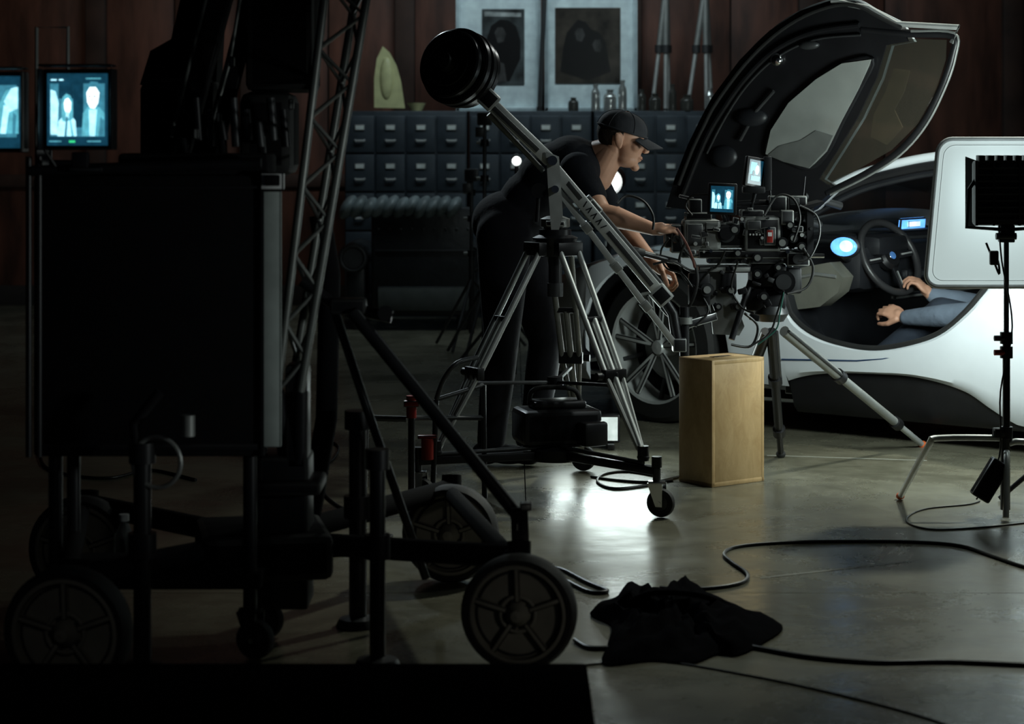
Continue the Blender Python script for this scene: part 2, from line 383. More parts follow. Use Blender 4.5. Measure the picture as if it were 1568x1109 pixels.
def sofa():
    # chesterfield-style sofa, pleated roll-over back coloured lighter as if catching light, plain dark back panel
    le = mat('dark_sofa_leather', (0.012, 0.014, 0.016), 0.4, bump=.3, scale=8); lt = mat('sofa_roll_lit_leather', (0.17, 0.205, 0.215), 0.45, 0, .4, 9, .2)
    b = B('chesterfield_sofa'); d = 14.7
    xa, xb = S(524, 0, d).x, S(724, 0, d).x; zt = S(0, 318, d).z
    b.box(((xa+xb)/2+.1, d+.12, zt/2+.05), (xb-xa-.2, .22, zt-.1), le, None, .03)
    b.box(((xa+xb)/2+.1, d+.5, .30), (xb-xa-.2, .7, .26), le, None, .05)
    gm = mat('grey_webbing', (0.08, 0.09, 0.085), 0.8)
    b.box(((xa+xb)/2+.12, d-.005, .22), (xb-xa-.25, .03, .17), gm, None, .006)
    N = 11; w0 = xb-.10-xa
    for i in range(N):
        t = (i+.5)/N; x = xa+w0*t
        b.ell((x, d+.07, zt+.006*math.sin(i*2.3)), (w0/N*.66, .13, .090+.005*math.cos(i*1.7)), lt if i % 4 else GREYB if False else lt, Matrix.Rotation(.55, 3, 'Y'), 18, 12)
    for i in range(9): b.ell((xa+.25+i*.078, d+.006, zt-.15), (.010, .008, .010), DGR, None, 8, 6)
    b.box(((xa+xb)/2+.1, d+.006, zt-.30), (xb-xa-.26, .012, .012), DGR, None, .003)
    for x, s in ((xa+.07, 1), (xb-.02, -1)):
        b.cyl((x, d+.05, .50), (x, d+.85, .50), .105, le, seg=24); b.torus((x, d+.045, .50), (0, 1, 0), .085, .016, le if s < 0 else DGR, 24, 8); b.cyl((x, d+.03, .5), (x, d+.05, .5), .07, le if s < 0 else DGR, seg=20)
        b.box((x+.02*s, d+.45, .28), (.14, .8, .40), le, None, .03)
    for x in (xa+.1, xb-.08):
        for y in (d+.08, d+.8): b.lathe([(.001, 0), (.03, 0), (.04, .05), (.03, .11), (.001, .11)], (x, y, .001), (0, 0, 1), DGR, 16)
    for i in range(5): b.box((xa+.3+i*.15, d+.55, .46), (.145, .55, .1), le, None, .03)
    b.finish()
sofa()
def worklights():
    for (u, v, d, r) in ((791, 246, 12.2, 0.022), (933, 278, 11.6, 0.06)):
        b = B('studio_lamp'); c = S(u, v, d); t = V((-c.x*0.3, -1, -0.1)).normalized()
        b.lathe([(0.001, 0.0), (r, 0.0)], c, t, E_LAMP, 24)
        b.lathe([(r, -0.001), (r*1.25, 0.03), (r*1.3, 0.03), (r*1.3, -0.12), (r*.8, -0.18), (0.001, -0.18)], c, t, BLK, 24)
        f = V((c.x, c.y+0.05, 0))
        b.cyl(f+V((0, 0, .5)), (f.x, f.y, c.z-0.03), 0.012, DGR); b.cyl(f+V((0, 0, .12)), f+V((0, 0, .55)), 0.018, DGR)
        for k in range(3):
            a = k*2.094+.5; e = f+V((.4*math.cos(a), .4*math.sin(a), .012)); b.tube([f+V((0, 0, .45)), e], .01, DGR)
        b.finish()
worklights()
def bgstands():
    for u, d, h in ((742, 12.9, 1.45), (722, 13.4, 1.1)):
        b = B('light_stand'); x = S(u, 0, d).x
        b.cyl((x, d, .1), (x, d, h*.55), .018, DGR); b.cyl((x, d, h*.5), (x, d, h), .012, DGR)
        for z in (h*.55, h*.75, h*.9): b.cyl((x, d, z-.02), (x, d, z+.02), .026, BLK); b.cyl((x-.05, d, z), (x, d, z), .01, ALUD)
        b.box((x, d, h), (.09, .08, .08), BLK, None, .01); b.box((x-.03, d-.04, h-.08), (.05, .04, .06), DGR)
        for k in range(3):
            a = k*2.094+.2; e = V((x+.35*math.cos(a), d+.35*math.sin(a), .012)); b.tube([V((x, d, .45)), e], .01, DGR)
        b.finish()
bgstands()

# =====================================================================  CAR
CA = math.radians(38); cc, ss = math.cos(CA), math.sin(CA); CX0, CY0 = 0.645, 9.8
CM = Matrix.Translation((CX0, CY0, 0)) @ Matrix.Rotation(-CA, 4, 'Z')
def CL(u, v, Y):
    U = (u-784)/FPX; x0 = CX0+ss*Y; d0 = CY0+cc*Y
    X = (d0*U-x0)/(cc+ss*U); d = d0-ss*X
    return X, CAMH-(v-220)*d/FPX
def CP(u, v, Y):
    X, Z = CL(u, v, Y); return V((X, Y, Z))
def interp(pts):
    P = sorted(pts)
    def f(x):
        if x <= P[0][0]: return P[0][1]
        if x >= P[-1][0]: return P[-1][1]
        for i in range(len(P)-1):
            if P[i][0] <= x <= P[i+1][0]:
                x0, y0 = P[i]; x1, y1 = P[i+1]; t = (x-x0)/(x1-x0+1e-9)
                def sl(j):
                    a = P[max(j-1, 0)]; b = P[min(j+1, len(P)-1)]; return (b[1]-a[1])/(b[0]-a[0]+1e-9)
                m0, m1 = sl(i)*(x1-x0), sl(i+1)*(x1-x0)
                return (2*t**3-3*t*t+1)*y0+(t**3-2*t*t+t)*m0+(-2*t**3+3*t*t)*y1+(t**3-t*t)*m1
    return f
W = 1.95
def yb(X, z):
    y = 0.13*((z-0.5)/0.5)**2
    if X < -0.25: y += 0.45*((-0.25-X)/0.7)**2
    if X > 3.0: y += 0.2*((X-3.0)/0.75)**2
    return y
def car():
    E = empty('sports_car', CM @ V((1.4, W/2, 0)))
    b = B('body', CM)
    hood = interp([(-.95, .50), (-.8, .60), (-.5, .70), (-.2, .775), (0, .80), (.3, .84), (.66, .93)])
    def botA(X):
        if abs(X) < .41: return .35+math.sqrt(max(0, .41**2-X*X))
        return .17 if X < 0 else .22
    opening = [CL(u, v, 0.0) for u, v in ((1198, 452), (1207, 482), (1240, 512), (1290, 530), (1340, 536), (1400, 526), (1440, 510), (1475, 480), (1500, 450), (1515, 430))]
    X0 = opening[0][0]
    topB = interp(opening+[(opening[-1][0]+.08, .86), (opening[-1][0]+.2, .92), (2.8, .98), (3.4, .97), (3.75, .9)])
    low = [CL(u, v, 0.0) for u, v in ((1172, 600), (1200, 584), (1250, 574), (1330, 574), (1400, 580), (1470, 602), (1510, 632))]
    lowf = interp(low+[(1.78, .13), (2.0, .12), (2.38, .14)])
    def botB(X):
        if abs(X-2.8) < .42: return .36+math.sqrt(max(0, .42**2-(X-2.8)**2))
        return lowf(X) if X < 2.4 else .2
    def side(xs, tf, bf, m, n=12, off=0.0):
        for mir in (0, 1):
            rows = []
            for X in xs:
                t, q = tf(X), bf(X); r = []
                for k in range(n+1):
                    z = q+(t-q)*k/n; y = yb(X, z)+off
                    if k == 0 or k == n: y += 0.02
                    r.append(V((X, W-y if mir else y, z)))
                rows.append(r)
            b.grid(rows, m)
    xa = [-.95+.05*i for i in range(11)]+[-.42+.03*i for i in range(29)]+[.45, .5, .55, .6, .65, X0]
    side(sorted(xa), hood, botA, PAINT)
    xb = [X0+.02*i for i in range(1, 52)]; xb = [X0]+xb+[xb[-1]+.05*i for i in range(1, 50) if xb[-1]+.05*i < 3.76]
    side(xb, topB, botB, PAINT)
    side([x for x in xb if x < 2.35], lambda X: botB(X)+.03, lambda X: .10, BLK, 6, 0.03)
    acc = mat('blue_sill_accent', (0.03, 0.07, 0.16), 0.3, 0.4)
    b.tube([V((CL(u, v, 0)[0], -.001+yb(1, .35), CL(u, v, 0)[1])) for u, v in ((1195, 551), (1250, 552), (1310, 553), (1350, 550), (1400, 541))], .004, acc, 6)
    for cx, r in ((0, .41), (2.8, .42)):
        for y0, y1 in ((.03, .35), (W-.35, W-.03)):
            rows = [[V((cx+r*math.cos(a), y, .35+r*math.sin(a))) for y in (y0, y1)] for a in [math.pi*k/24-.1 for k in range(27)]]
            b.grid(rows, BLKM)
            yy = y1 if y0 < 1 else y0
            b.prism([V((cx+r*math.cos(a), yy, .35+r*math.sin(a))) for a in [math.pi*k/14 for k in range(15)]]+[V((cx-r, yy, .12)), V((cx+r, yy, .12))], (0, .01, 0), BLKM)
    rows = []
    for X in [-.95+.08*i for i in range(21)]:
        z = hood(X); y0 = yb(X, z)+.02; r = []
        for k in range(13):
            t = k/12; r.append(V((X, y0+(W-2*y0)*t, z+.06*math.sin(math.pi*t)**.6*min(1, (X+1.0)*2))))
        rows.append(r)
    b.grid(rows, PAINT)
    rows = []
    for k in range(9):
        z = .17+(.5-.17)*k/8; y0 = yb(-.95, z); rows.append([V((-.95-.09*math.sin(math.pi*k/8)*math.sin(math.pi*t/8)-.05*math.sin(math.pi*t/8), y0+(W-2*y0)*t/8, z)) for t in range(9)])
    b.grid(rows, PAINT)
    for yy in (.75, 1.2): b.ell((-1.04, yy, .33), (.03, .17, .07), BLKM)
    for yy in (.60, W-.60): b.ell((-.93, yy, .46), (.06, .1, .035), CLR)
    b.box((1.4, W/2, .16), (4.3, 1.5, .08), BLKM, None, .02)
    b.box((.63, W/2, .5), (.04, 1.6, .66), INT)
    b.box((1.6, W-.2, .52), (2.6, .04, .66), INT)
    b.box((2.75, W/2, .6), (.05, 1.6, .8), INT)
    rows = [[V((x, .015, z)), V((x, .10, z-.01)), V((x, .13, z-.07)), V((x, .30, z-.1))] for x, z in [(X, topB(X)+.005) for X in [X0+.02*i for i in range(0, 64)]]]
    b.grid(rows, INT)
    b.tube([V((X, .02, topB(X)+.006)) for X in [X0+.03*i for i in range(0, 43)]], .012, RUB, 8)
    pil = smoothpts([V(p) for p in ((.5, .08, .90), (.72, .14, 1.03), (.92, .2, 1.145), (1.1, .25, 1.205), (1.35, .3, 1.25), (1.8, .31, 1.275), (2.4, .29, 1.24), (3.1, .25, 1.08), (3.72, .2, .93))], 6)
    mir = [V((p.x, W-p.y, p.z)) for p in pil]
    b.tube(pil, .020, PAINT, 10); b.tube(mir, .020, PAINT, 10)
    b.tube([p+V((.0, .0, -.038)) for p in pil], .022, BLK, 8); b.tube([p+V((.0, .02, -.07)) for p in pil[6:]], .016, INT, 8)
    def band(i0, i1, m, bul):
        rows = []
        for i in range(i0, i1):
            p, q = pil[i], mir[i]; rows.append([p.lerp(q, k/10)+V((-.08*math.sin(math.pi*k/10) if m is GLD and i < 20 else 0, 0, bul*math.sin(math.pi*k/10))) for k in range(11)])
        b.grid(rows, m)
    band(0, 19, GLD, .03); band(18, 38, BLK, .035); band(37, len(pil), GLD, .03)
    for P, yy in ((pil, 0), (mir, W)):
        rows = []
        for i in range(24, len(pil)-1):
            p = P[i]
            if p.x < 2.0: continue
            y = yb(p.x, topB(p.x)); yq = y if yy == 0 else W-y
            rows.append([V((p.x, p.y, p.z-.04)), V((p.x, yq, topB(p.x)))])
        b.grid(rows, BLK)
    b.grid([[V((3.75, .3, .9)), V((3.75, W-.3, .9))], [V((3.8, .25, .5)), V((3.8, W-.25, .5))], [V((3.7, .3, .2)), V((3.7, W-.3, .2))]], PAINT)
    for yy in (.35, W-.35): b.ell((3.76, yy, .78), (.04, .16, .03), RED)
    b.finish(E)
    i = B('interior', CM)
    dt = mat('dash_top', (.03, .033, .036), .6)
    i.box((.80, W/2+.04, .74), (.30, 1.5, .22), INT, None, .06)
    i.box((.74, W/2+.04, .86), (.3, 1.4, .06), dt, None, .03)
    i.box((.92, .5, .84), (.16, .30, .1), INT, None, .04)
    i.box((.97, W/2-.1, .70), (.04, .5, .05), dt, None, .015); i.box((.965, W/2, .60), (.03, .9, .03), ALUD, None, .01)
    i.prism([CP(u, v, .12) for u, v in ((1215, 412), (1270, 402), (1290, 425), (1283, 448), (1255, 470), (1222, 474), (1208, 455))], (0, .1, 0), LEAD)
    i.tube([CP(u, v, .115) for u, v in ((1222, 425), (1250, 420), (1280, 424))], .008, ALUD, 6)
    c = CP(1292, 378, .12); i.ell(c+V((0, .02, 0)), (.075, .03, .053), INT); i.ell(c, (.066, .02, .042), E_BLU); i.ell(c+V((.018, -.012, .003)), (.034, .014, .026), E_BLW); i.tube([c+V((-.02, .03, -.03)), c+V((-.06, .14, -.06))], .02, INT)  # wing mirror, its blue reflection painted as glowing ovals
    c = CP(1396, 343, 1.15); i.box(c, (.02, .26, .06), E_BLU, Matrix.Rotation(.1, 3, 'Y'), .008); i.box(c+V((.012, .0, 0)), (.01, .12, .03), E_BLW, None, .003)
    i.box((1.5, W/2, .33), (1.1, .22, .28), INT, None, .05)
    for yy in (.5, W-.5):
        i.box((1.62, yy, .30), (.55, .48, .16), LEAD, Matrix.Rotation(.12, 3, 'Y'), .06)
        i.box((2.02, yy, .62), (.16, .48, .62), LEAD, Matrix.Rotation(.35, 3, 'Y'), .06)
        i.box((2.19, yy, 1.0), (.1, .26, .18), LEAD, Matrix.Rotation(.3, 3, 'Y'), .04)
        for e in (-.23, .23):
            i.box((1.97, yy+e, .60), (.18, .07, .5), INT, Matrix.Rotation(.35, 3, 'Y'), .03); i.box((1.6, yy+e, .36), (.5, .07, .12), INT, None, .03)
    sc = CP(1362, 394, .47); ax = V((.86, -.22, .42)).normalized()
    i.torus(sc, ax, .172, .017, mat('wheel_rim_leather', (.03, .03, .032), .35), 40, 10)
    M = axis_mat(sc, ax, V((0, 1, 0)))
    i.lathe([(.001, .02), (.045, .018), (.06, 0), (.055, -.03), (.001, -.04)], sc, ax, BLK, 24)
    for a in (0.0, math.pi, math.pi*.5+3.14159):
        i.beam(M @ V((.04*math.cos(a), .04*math.sin(a), 0)), M @ V((.168*math.cos(a), .168*math.sin(a), 0)), .03, .012, BLK, up=ax)
        i.beam(M @ V((.07*math.cos(a), .07*math.sin(a), .009)), M @ V((.15*math.cos(a), .15*math.sin(a), .009)), .012, .006, ALU, up=ax)
    i.lathe([(.001, .026), (.018, .024), (.018, .018)], sc, ax, mat('blue_badge', (.1, .25, .6), .3), 20)
    i.torus(sc+ax*.022, ax, .02, .002, CHR, 20, 6)
    i.cyl(sc-ax*.03, sc-ax*.25, .03, INT)
    i.finish(E)
    d = B('raised_door', CM)
    def DP(u, v, o=0.0):
        X, Z = CL(u, v, -.15); return V((X, -.02-.22*(Z-.9)+o, Z))
    out = [(1000, 318), (1018, 275), (1045, 222), (1068, 184), (1090, 150), (1140, 92), (1190, 48), (1240, 18), (1290, 2), (1325, 4), (1350, 18), (1385, 36)]
    body = out+[(1400, 64), (1365, 70), (1345, 120), (1310, 180), (1270, 235), (1240, 275), (1262, 290), (1225, 322), (1190, 338), (1100, 330), (1030, 322)]
    d.prism([DP(u, v, .0) for u, v in body], (0, .05, 0), BLK)
    d.prism([DP(u, v, .055) for u, v in body], (0, .02, 0), PAINT)
    o2 = smoothpts([DP(u, v, .03) for u, v in out], 4); d.tube(o2, .010, PAINT, 8)
    d.tube(smoothpts([DP(u+8, v+8, -.012) for u, v in out[1:]], 4), .009, RUB, 8)
    d.tube(smoothpts([DP(u, v, -.012) for u, v in ((1030, 300), (1075, 215), (1110, 165), (1150, 118), (1200, 76), (1260, 50), (1330, 40))], 5), .012, BLK, 8)
    d.tube(smoothpts([DP(u, v, -.012) for u, v in ((1075, 235), (1110, 180), (1150, 130), (1200, 88), (1260, 62), (1330, 55))], 5), .005, DGR, 8)
    pan = [(1345, 92), (1322, 135), (1290, 185), (1262, 232), (1232, 258), (1195, 246), (1168, 236), (1180, 200), (1212, 158), (1258, 122), (1300, 98)]
    d.prism([DP(u, v, -.03) for u, v in pan], (0, .04, 0), DOORP)
    pan2 = [(1250, 200), (1225, 215), (1190, 224), (1172, 238), (1195, 248), (1232, 258), (1262, 230), (1275, 208)]
    d.prism([DP(u, v, -.034) for u, v in pan2], (0, .004, 0), mat('door_panel_dark', (.10, .105, .10), .5))  # darker lower end of the grey panel
    d.tube(smoothpts([DP(u, v, -.015) for u, v in pan], 4, True), .010, BLK, 8, closed=True)
    d.ell(DP(1198, 92, -.01), (.03, .02, .03), CHR); d.ell(DP(1250, 70, -.01), (.05, .02, .02), DGR); d.ell(DP(1150, 180, -.01), (.08, .03, .04), INT); d.ell(DP(1100, 240, -.01), (.07, .025, .05), INT); d.tube([DP(1130, 215, -.02), DP(1160, 170, -.02), DP(1190, 140, -.02)], .008, DGR, 8)
    fr = [(1330, 46), (1400, 52), (1466, 55), (1464, 85), (1442, 135), (1408, 190), (1365, 234), (1310, 268), (1250, 296)]
    d.tube(smoothpts([DP(u, v, .01) for u, v in fr], 5), .017, BLK, 10)
    d.tube(smoothpts([DP(u+6, v-3 if v < 60 else v+3, -.004) for u, v in fr[1:]], 5), .005, ALUD, 6)
    d.tube([DP(1290, 3, .0), DP(1345, 14, 0), DP(1385, 38, 0), DP(1478, 43, 0), DP(1466, 66, 0)], .012, ALU, 8)
    gl = [(1365, 68), (1400, 60), (1456, 62), (1452, 92), (1432, 140), (1400, 190), (1355, 230), (1300, 260), (1250, 285), (1240, 275), (1270, 235), (1310, 180), (1345, 120)]
    d.prism([DP(u, v, .008) for u, v in gl], (0, .006, 0), GLS)
    tan = mat('tan_reflection', (.20, .12, .065), .5, 0, .4, 8)  # warm reflection in the window, painted as a tan shape
    d.prism([DP(u, v, .03) for u, v in ((1368, 105), (1352, 140), (1330, 175), (1322, 210), (1345, 222), (1372, 195), (1362, 168), (1380, 140), (1392, 108))], (0, .008, 0), tan)
    for u, v in ((1180, 330), (1215, 300)): d.cyl(DP(u, v, 0), DP(u+30, v+18, .14), .018, DGR)
    d.tube([DP(1215, 260, .02), V((.7, .1, .9))], .014, DGR)
    d.finish(E)
    for (X, y, sgn, st) in ((0, .14, -1, .12), (0, W-.14, 1, .12), (2.8, .14, -1, 0), (2.8, W-.14, 1, 0)):
        w = B('wheel', CM); ax = V((math.sin(st)*1.0, math.cos(st), 0))*sgn; o = V((X, y, .35)); M = axis_mat(o, ax)
        w.lathe([(.25, -.1), (.325, -.1), (.345, -.08), (.35, 0), (.345, .08), (.325, .1), (.262, .105), (.255, .09)], o, ax, RUB, 48, closed=True)
        w.lathe([(.262, .106), (.250, .10), (.240, .03), (.235, -.08)], o, ax, ALU, 48)
        w.lathe([(.001, -.04), (.24, -.04)], o, ax, BLKM, 32)
        w.lathe([(.15, -.015), (.16, -.02), (.001, -.03)], o, ax, ALUD, 32)
        w.lathe([(.001, .085), (.030, .082), (.045, .06), (.045, -.03)], o, ax, ALU, 24)
        for k in range(5):
            a = k*2*math.pi/5+.3
            for da in (-.17, .17):
                p1 = M @ V((.035*math.cos(a), .035*math.sin(a), .065)); p2 = M @ V((.25*math.cos(a+da), .25*math.sin(a+da), .088))
                w.beam(p1, p2, .024, .022, ALU, up=ax, bev=.006)
            p1 = M @ V((.15*math.cos(a+.628), .15*math.sin(a+.628), .02)); w.beam(p1, M @ V((.25*math.cos(a+.628), .25*math.sin(a+.628), .05)), .02, .015, DGR, up=ax)
        w.finish(E)
car()

# =====================================================================  PEOPLE
def head(parent, M, cap=False):
    P = [('e', (-.012, 0, .03), (.094, .074, .085)), ('e', (.03, 0, -.02), (.058, .058, .085)), ('e', (.03, 0, -.072), (.052, .05, .036)),
         ('e', (.074, 0, -.098), (.018, .02, .016)), ('c', (.084, 0, .015), (.107, 0, -.024), .0075, .0105), ('e', (.1, .010, -.03), (.010, .007, .007)), ('e', (.1, -.010, -.03), (.010, .007, .007)),
         ('c', (.076, -.03, .026), (.080, 0, .026), .011, .010), ('c', (.080, 0, .026), (.076, .03, .026), .010, .011),
         ('e', (.058, .04, -.018), (.024, .02, .02)), ('e', (.058, -.04, -.018), (.024, .02, .02)),
         ('e', (.086, 0, -.055), (.010, .022, .006)), ('e', (.084, 0, -.066), (.010, .019, .007)),
         ('c', (-.03, 0, -.05), (-.065, 0, -.17), .055, .062)]
    for s in (1, -1):
        R = Matrix.Rotation(-.25, 3, 'Y')
        P += [('e', (-.008, s*.079, -.005), (.018, .007, .031), R), ('e', (-.016, s*.084, .002), (.012, .006, .024), R), ('e', (.0, s*.078, -.028), (.009, .006, .011))]
    blob('head', P, .0042, 3, SKIN, parent, M)
    e = B('eyes', M)
    for s in (1, -1):
        e.ell((.071, s*.03, .008), (.0125, .0125, .0115), EYE); e.ell((.080, s*.031, .007), (.005, .006, .006), HAIR, us=10, vs=8)
        e.tube([(.084, s*.018, .030), (.086, s*.03, .034), (.078, s*.044, .029)], .003, HAIR, 6)
        e.tube([(.082, s*.019, .013), (.085, s*.03, .016), (.078, s*.042, .011)], .0025, SKIN, 6)
    e.tube([(.092, -.018, -.0605), (.096, 0, -.060), (.092, .018, -.0605)], .002, LIP, 6)
    e.finish(parent)
    hh = B('hair', M)
    r = bmesh.ops.create_uvsphere(hh.bm, u_segments=28, v_segments=18, radius=1, matrix=Matrix.Translation((-.016, 0, .026)) @ Matrix.Diagonal((.094, .0765, .088, 1)))
    dl = [v for v in r['verts'] if v.co.z < -.045 or (v.co.x > .02 and v.co.z < .06) or (v.co.x > -.03 and v.co.z < .01)]
    bmesh.ops.delete(hh.bm, geom=dl, context='VERTS'); hh._f(hh.bm.faces, HAIR, True); hh.finish(parent)
    if cap:
        c = B('baseball_cap', M); m = mat('black_cap', (.014, .015, .02), .85, bump=.3)
        T = Matrix.Translation((-.008, 0, .042)) @ Matrix.Rotation(.08, 4, 'Y')
        rings = []; n = 28
        for i in range(10):
            a = i/9*math.pi/2; r = math.cos(a); z = math.sin(a)
            rings.append([T @ V((r**.8*.104*math.cos(2*math.pi*k/n), r**.8*.084*math.sin(2*math.pi*k/n), z*.078-.006)) for k in range(n+1)])
        c.grid(rings, m); c.ell(T @ V((0, 0, .073)), (.008, .008, .005), m)
        c.tube([T @ V((.1045*math.cos(2*math.pi*k/n), .0845*math.sin(2*math.pi*k/n), -.006)) for k in range(n)], .004, m, 6, closed=True)
        for k in range(6):
            a = k*math.pi/3; c.tube([T @ V((math.cos(t)**.8*.105*math.cos(a), math.cos(t)**.8*.085*math.sin(a), math.sin(t)*.079-.006)) for t in [j/8*1.45 for j in range(9)]], .0012, m, 4)
        for zz in (0, -.004):
            rows = []
            for j in range(7):
                t = j/6; rows.append([T @ V((.085+.095*t*(1-.35*(k/6)**2)-.02*(k/6)**2, k*.011*(1+.05*t), -.004-.022*t-.022*(k/6)**2+zz)) for k in range(-6, 7)])
            c.grid(rows, m)
        c.finish(parent)
def shoe(parent, nm, a, fwd, m=BLK):
    fwd = V(fwd).normalized(); a = V((a.x, a.y, 0)); R = Matrix((fwd, V((0, 0, 1)).cross(fwd), V((0, 0, 1)))).transposed()
    blob(nm, [('e', a+V((0, 0, .05))-fwd*.02, (.06, .045, .048), R), ('e', a+fwd*.07+V((0, 0, .045)), (.09, .048, .04), R), ('e', a+fwd*.15+V((0, 0, .036)), (.06, .045, .032), R), ('c', a+V((0, 0, .06)), a+V((0, 0, .12)), .045, .048)], .008, 4, m, parent)
def operator():
    E = empty('camera_operator', (S(790, 0, 8.6).x, 8.6, 0))
    hipN, hipF = S(772, 362, 8.50), S(790, 362, 8.76)
    knN, knF = S(768, 520, 8.45), S(836, 520, 8.8)
    anN, anF = V((S(752, 0, 8.6).x, 8.55, .1)), V((S(818, 0, 8.95).x, 8.92, .1))
    pel = S(778, 340, 8.63)
    blob('trousers', [('e', pel, (.15, .19, .13)), ('c', hipN, hipN.lerp(knN, .5), .115, .095), ('c', hipN.lerp(knN, .5), knN, .095, .072), ('c', knN, knN.lerp(anN, .4), .072, .07), ('c', knN.lerp(anN, .4), anN, .07, .058),
         ('c', hipF, hipF.lerp(knF, .5), .115, .095), ('c', hipF.lerp(knF, .5), knF, .095, .072), ('c', knF, knF.lerp(anF, .4), .072, .07), ('c', knF.lerp(anF, .4), anF, .07, .058)], .012, 5, TROU, E)
    shoe(E, 'shoe_1', anN, (1, -.1, 0)); shoe(E, 'shoe_2', anF, (1, -.1, 0))
    shN, shF = S(884, 262, 8.40), S(898, 262, 8.78)
    elN, elF = S(922, 326, 8.22), S(948, 345, 8.70)
    R = Matrix.Rotation(-.62, 3, 'Y')
    nb = S(908, 240, 8.58)
    blob('t_shirt', [('e', S(786, 335, 8.63), (.15, .175, .12), R), ('e', S(815, 303, 8.62), (.15, .165, .12), R), ('e', S(848, 270, 8.6), (.16, .185, .135), R), ('e', S(874, 252, 8.6), (.12, .19, .12), R),
         ('c', shN, shN.lerp(shF, .5), .075, .1), ('c', shF, shN.lerp(shF, .5), .075, .1), ('c', S(884, 245, 8.6), nb, .085, .066),
         ('c', shN, shN.lerp(elN, .62), .072, .058), ('c', shF, shF.lerp(elF, .62), .072, .058)], .010, 5, SHIRT, E)
    wrN, wrF = S(1000, 351, 8.12), S(1003, 405, 8.30)
    for nm, sh, el, wr, dr, nr, sg in (('arm_1', shN, elN, wrN, (1, -.02, .02), (.1, .25, -1), 1), ('arm_2', shF, elF, wrF, (.8, -.25, -.55), (-.5, -.3, -1), -1)):
        P = [('c', sh.lerp(el, .35), sh.lerp(el, .7), .045, .043), ('c', sh.lerp(el, .7), el, .043, .038), ('c', el, el.lerp(wr, .3), .038, .042), ('c', el.lerp(wr, .3), el.lerp(wr, .75), .042, .030), ('c', el.lerp(wr, .75), wr, .030, .025)]
        P += hand_prims(wr, dr, nr, sg, (.6, .9, .6))
        blob(nm, P, .004, 3, SKIN, E)
    g = B('grip_handle'); hc = wrN+V((.085, .0, -.035)); g.cyl(hc+V((0, -.07, 0)), hc+V((0, .09, 0)), .014, RUB); g.finish(E)
    M = Matrix.Translation(S(953, 214, 8.52)) @ Matrix.Rotation(-.12, 4, 'Z') @ Matrix.Rotation(.22, 4, 'Y')
    head(E, M, True)
    blob('neck', [('c', M @ V((-.03, 0, -.05)), nb, .056, .062)], .008, 3, SKIN, E)
operator()
def driver():
    def C(X, Y, Z): return CM @ V((X, Y, Z))
    E = empty('car_driver', C(1.8, .5, .2))
    hip = [C(1.78, .41, .44), C(1.78, .59, .44)]
    kn = [C(1.28, .38, .56), C(1.22, .66, .56)]; an = [C(.92, .38, .30), C(.9, .62, .30)]
    P = [('e', C(1.82, .5, .46), (.15, .17, .12))]
    for h, k, a in zip(hip, kn, an):
        P += [('c', h, h.lerp(k, .5), .1, .085), ('c', h.lerp(k, .5), k, .085, .066), ('c', k, a, .062, .045)]
    blob('jeans', P, .011, 5, JEAN, E)
    for i, a in enumerate(an): 
        f = (CM.to_3x3() @ V((-1, 0, -.2))).normalized()
        blob('shoe_%d' % (i+1), [('c', a, a+f*.06, .042, .045), ('c', a+f*.06+V((0, 0, -.02)), a+f*.17+V((0, 0, -.03)), .042, .03)], .008, 4, BLK, E)
    sh = [C(1.93, .31, .90), C(1.93, .69, .90)]
    wr = [CM @ CP(1384, 487, .30), CM @ CP(1425, 452, .50)]
    el = [CM @ CP(1488, 482, .22), CM @ CP(1500, 470, .68)]
    P = [('e', C(1.83, .5, .52), (.15, .15, .14)), ('e', C(1.88, .5, .72), (.15, .16, .18)), ('e', C(1.92, .5, .86), (.14, .18, .12)), ('c', sh[0], sh[1], .075, .075), ('c', C(1.93, .5, .92), C(1.92, .5, .99), .08, .065)]
    for s, e, w in zip(sh, el, wr):
        P += [('c', s, e, .068, .052), ('c', e, e.lerp(w, .4), .055, .052), ('c', e.lerp(w, .4), e.lerp(w, .95), .052, .036)]
    blob('hoodie', P, .009, 4, HOOD, E)
    for i, (e, w) in enumerate(zip(el, wr)):
        dr = (CM @ CP(1352, 470, .30))-w if i == 0 else (CM @ CP(1398, 425, .47))-w
        P = [('c', e.lerp(w, .7), w, .03, .026)]+hand_prims(w, dr, (-.3, .9, -.3) if i == 0 else (-.4, .3, -.8), 1 if i == 0 else -1, (.5, .8, .5))
        blob('hand_%d' % (i+1), P, .004, 3, SKIN, E)
    M = Matrix.Translation(C(1.89, .5, 1.12)) @ Matrix.Rotation(-CA+math.pi, 4, 'Z')
    head(E, M)
driver()

# =====================================================================  JIB ARM, TRIPOD, CINE CAMERA
def tleg(b, top, foot, side, r=.011, sep=.03, mt=None):
    mt = mt or ALUD; side = V(side).normalized()
    k = top.lerp(foot, .62)
    for s in (-1, 1):
        b.tube([top+side*sep*s*1.2, k+side*sep*s], r, mt, 10)
    b.tube([top.lerp(foot, .35), foot], r*1.15, mt, 10)
    b.box(k, (.03, .03, .03), BLK, bev=.006); b.beam(k-side*(sep+.012), k+side*(sep+.012), .03, .045, BLK, up=(0, 0, 1)); b.beam(top-side*(sep+.02), top+side*(sep+.02), .035, .05, BLK, up=(0, 0, 1))
    b.beam(top.lerp(foot, .35)-side*(sep), top.lerp(foot, .35)+side*(sep), .02, .02, BLK)
    for s in (-1, 1):
        b.tube([k+side*sep*s, foot.lerp(k, .1)+side*.008*s], r*.8, mt, 8)
    b.cyl(k+side*.05, k+side*.075, .014, BLK)
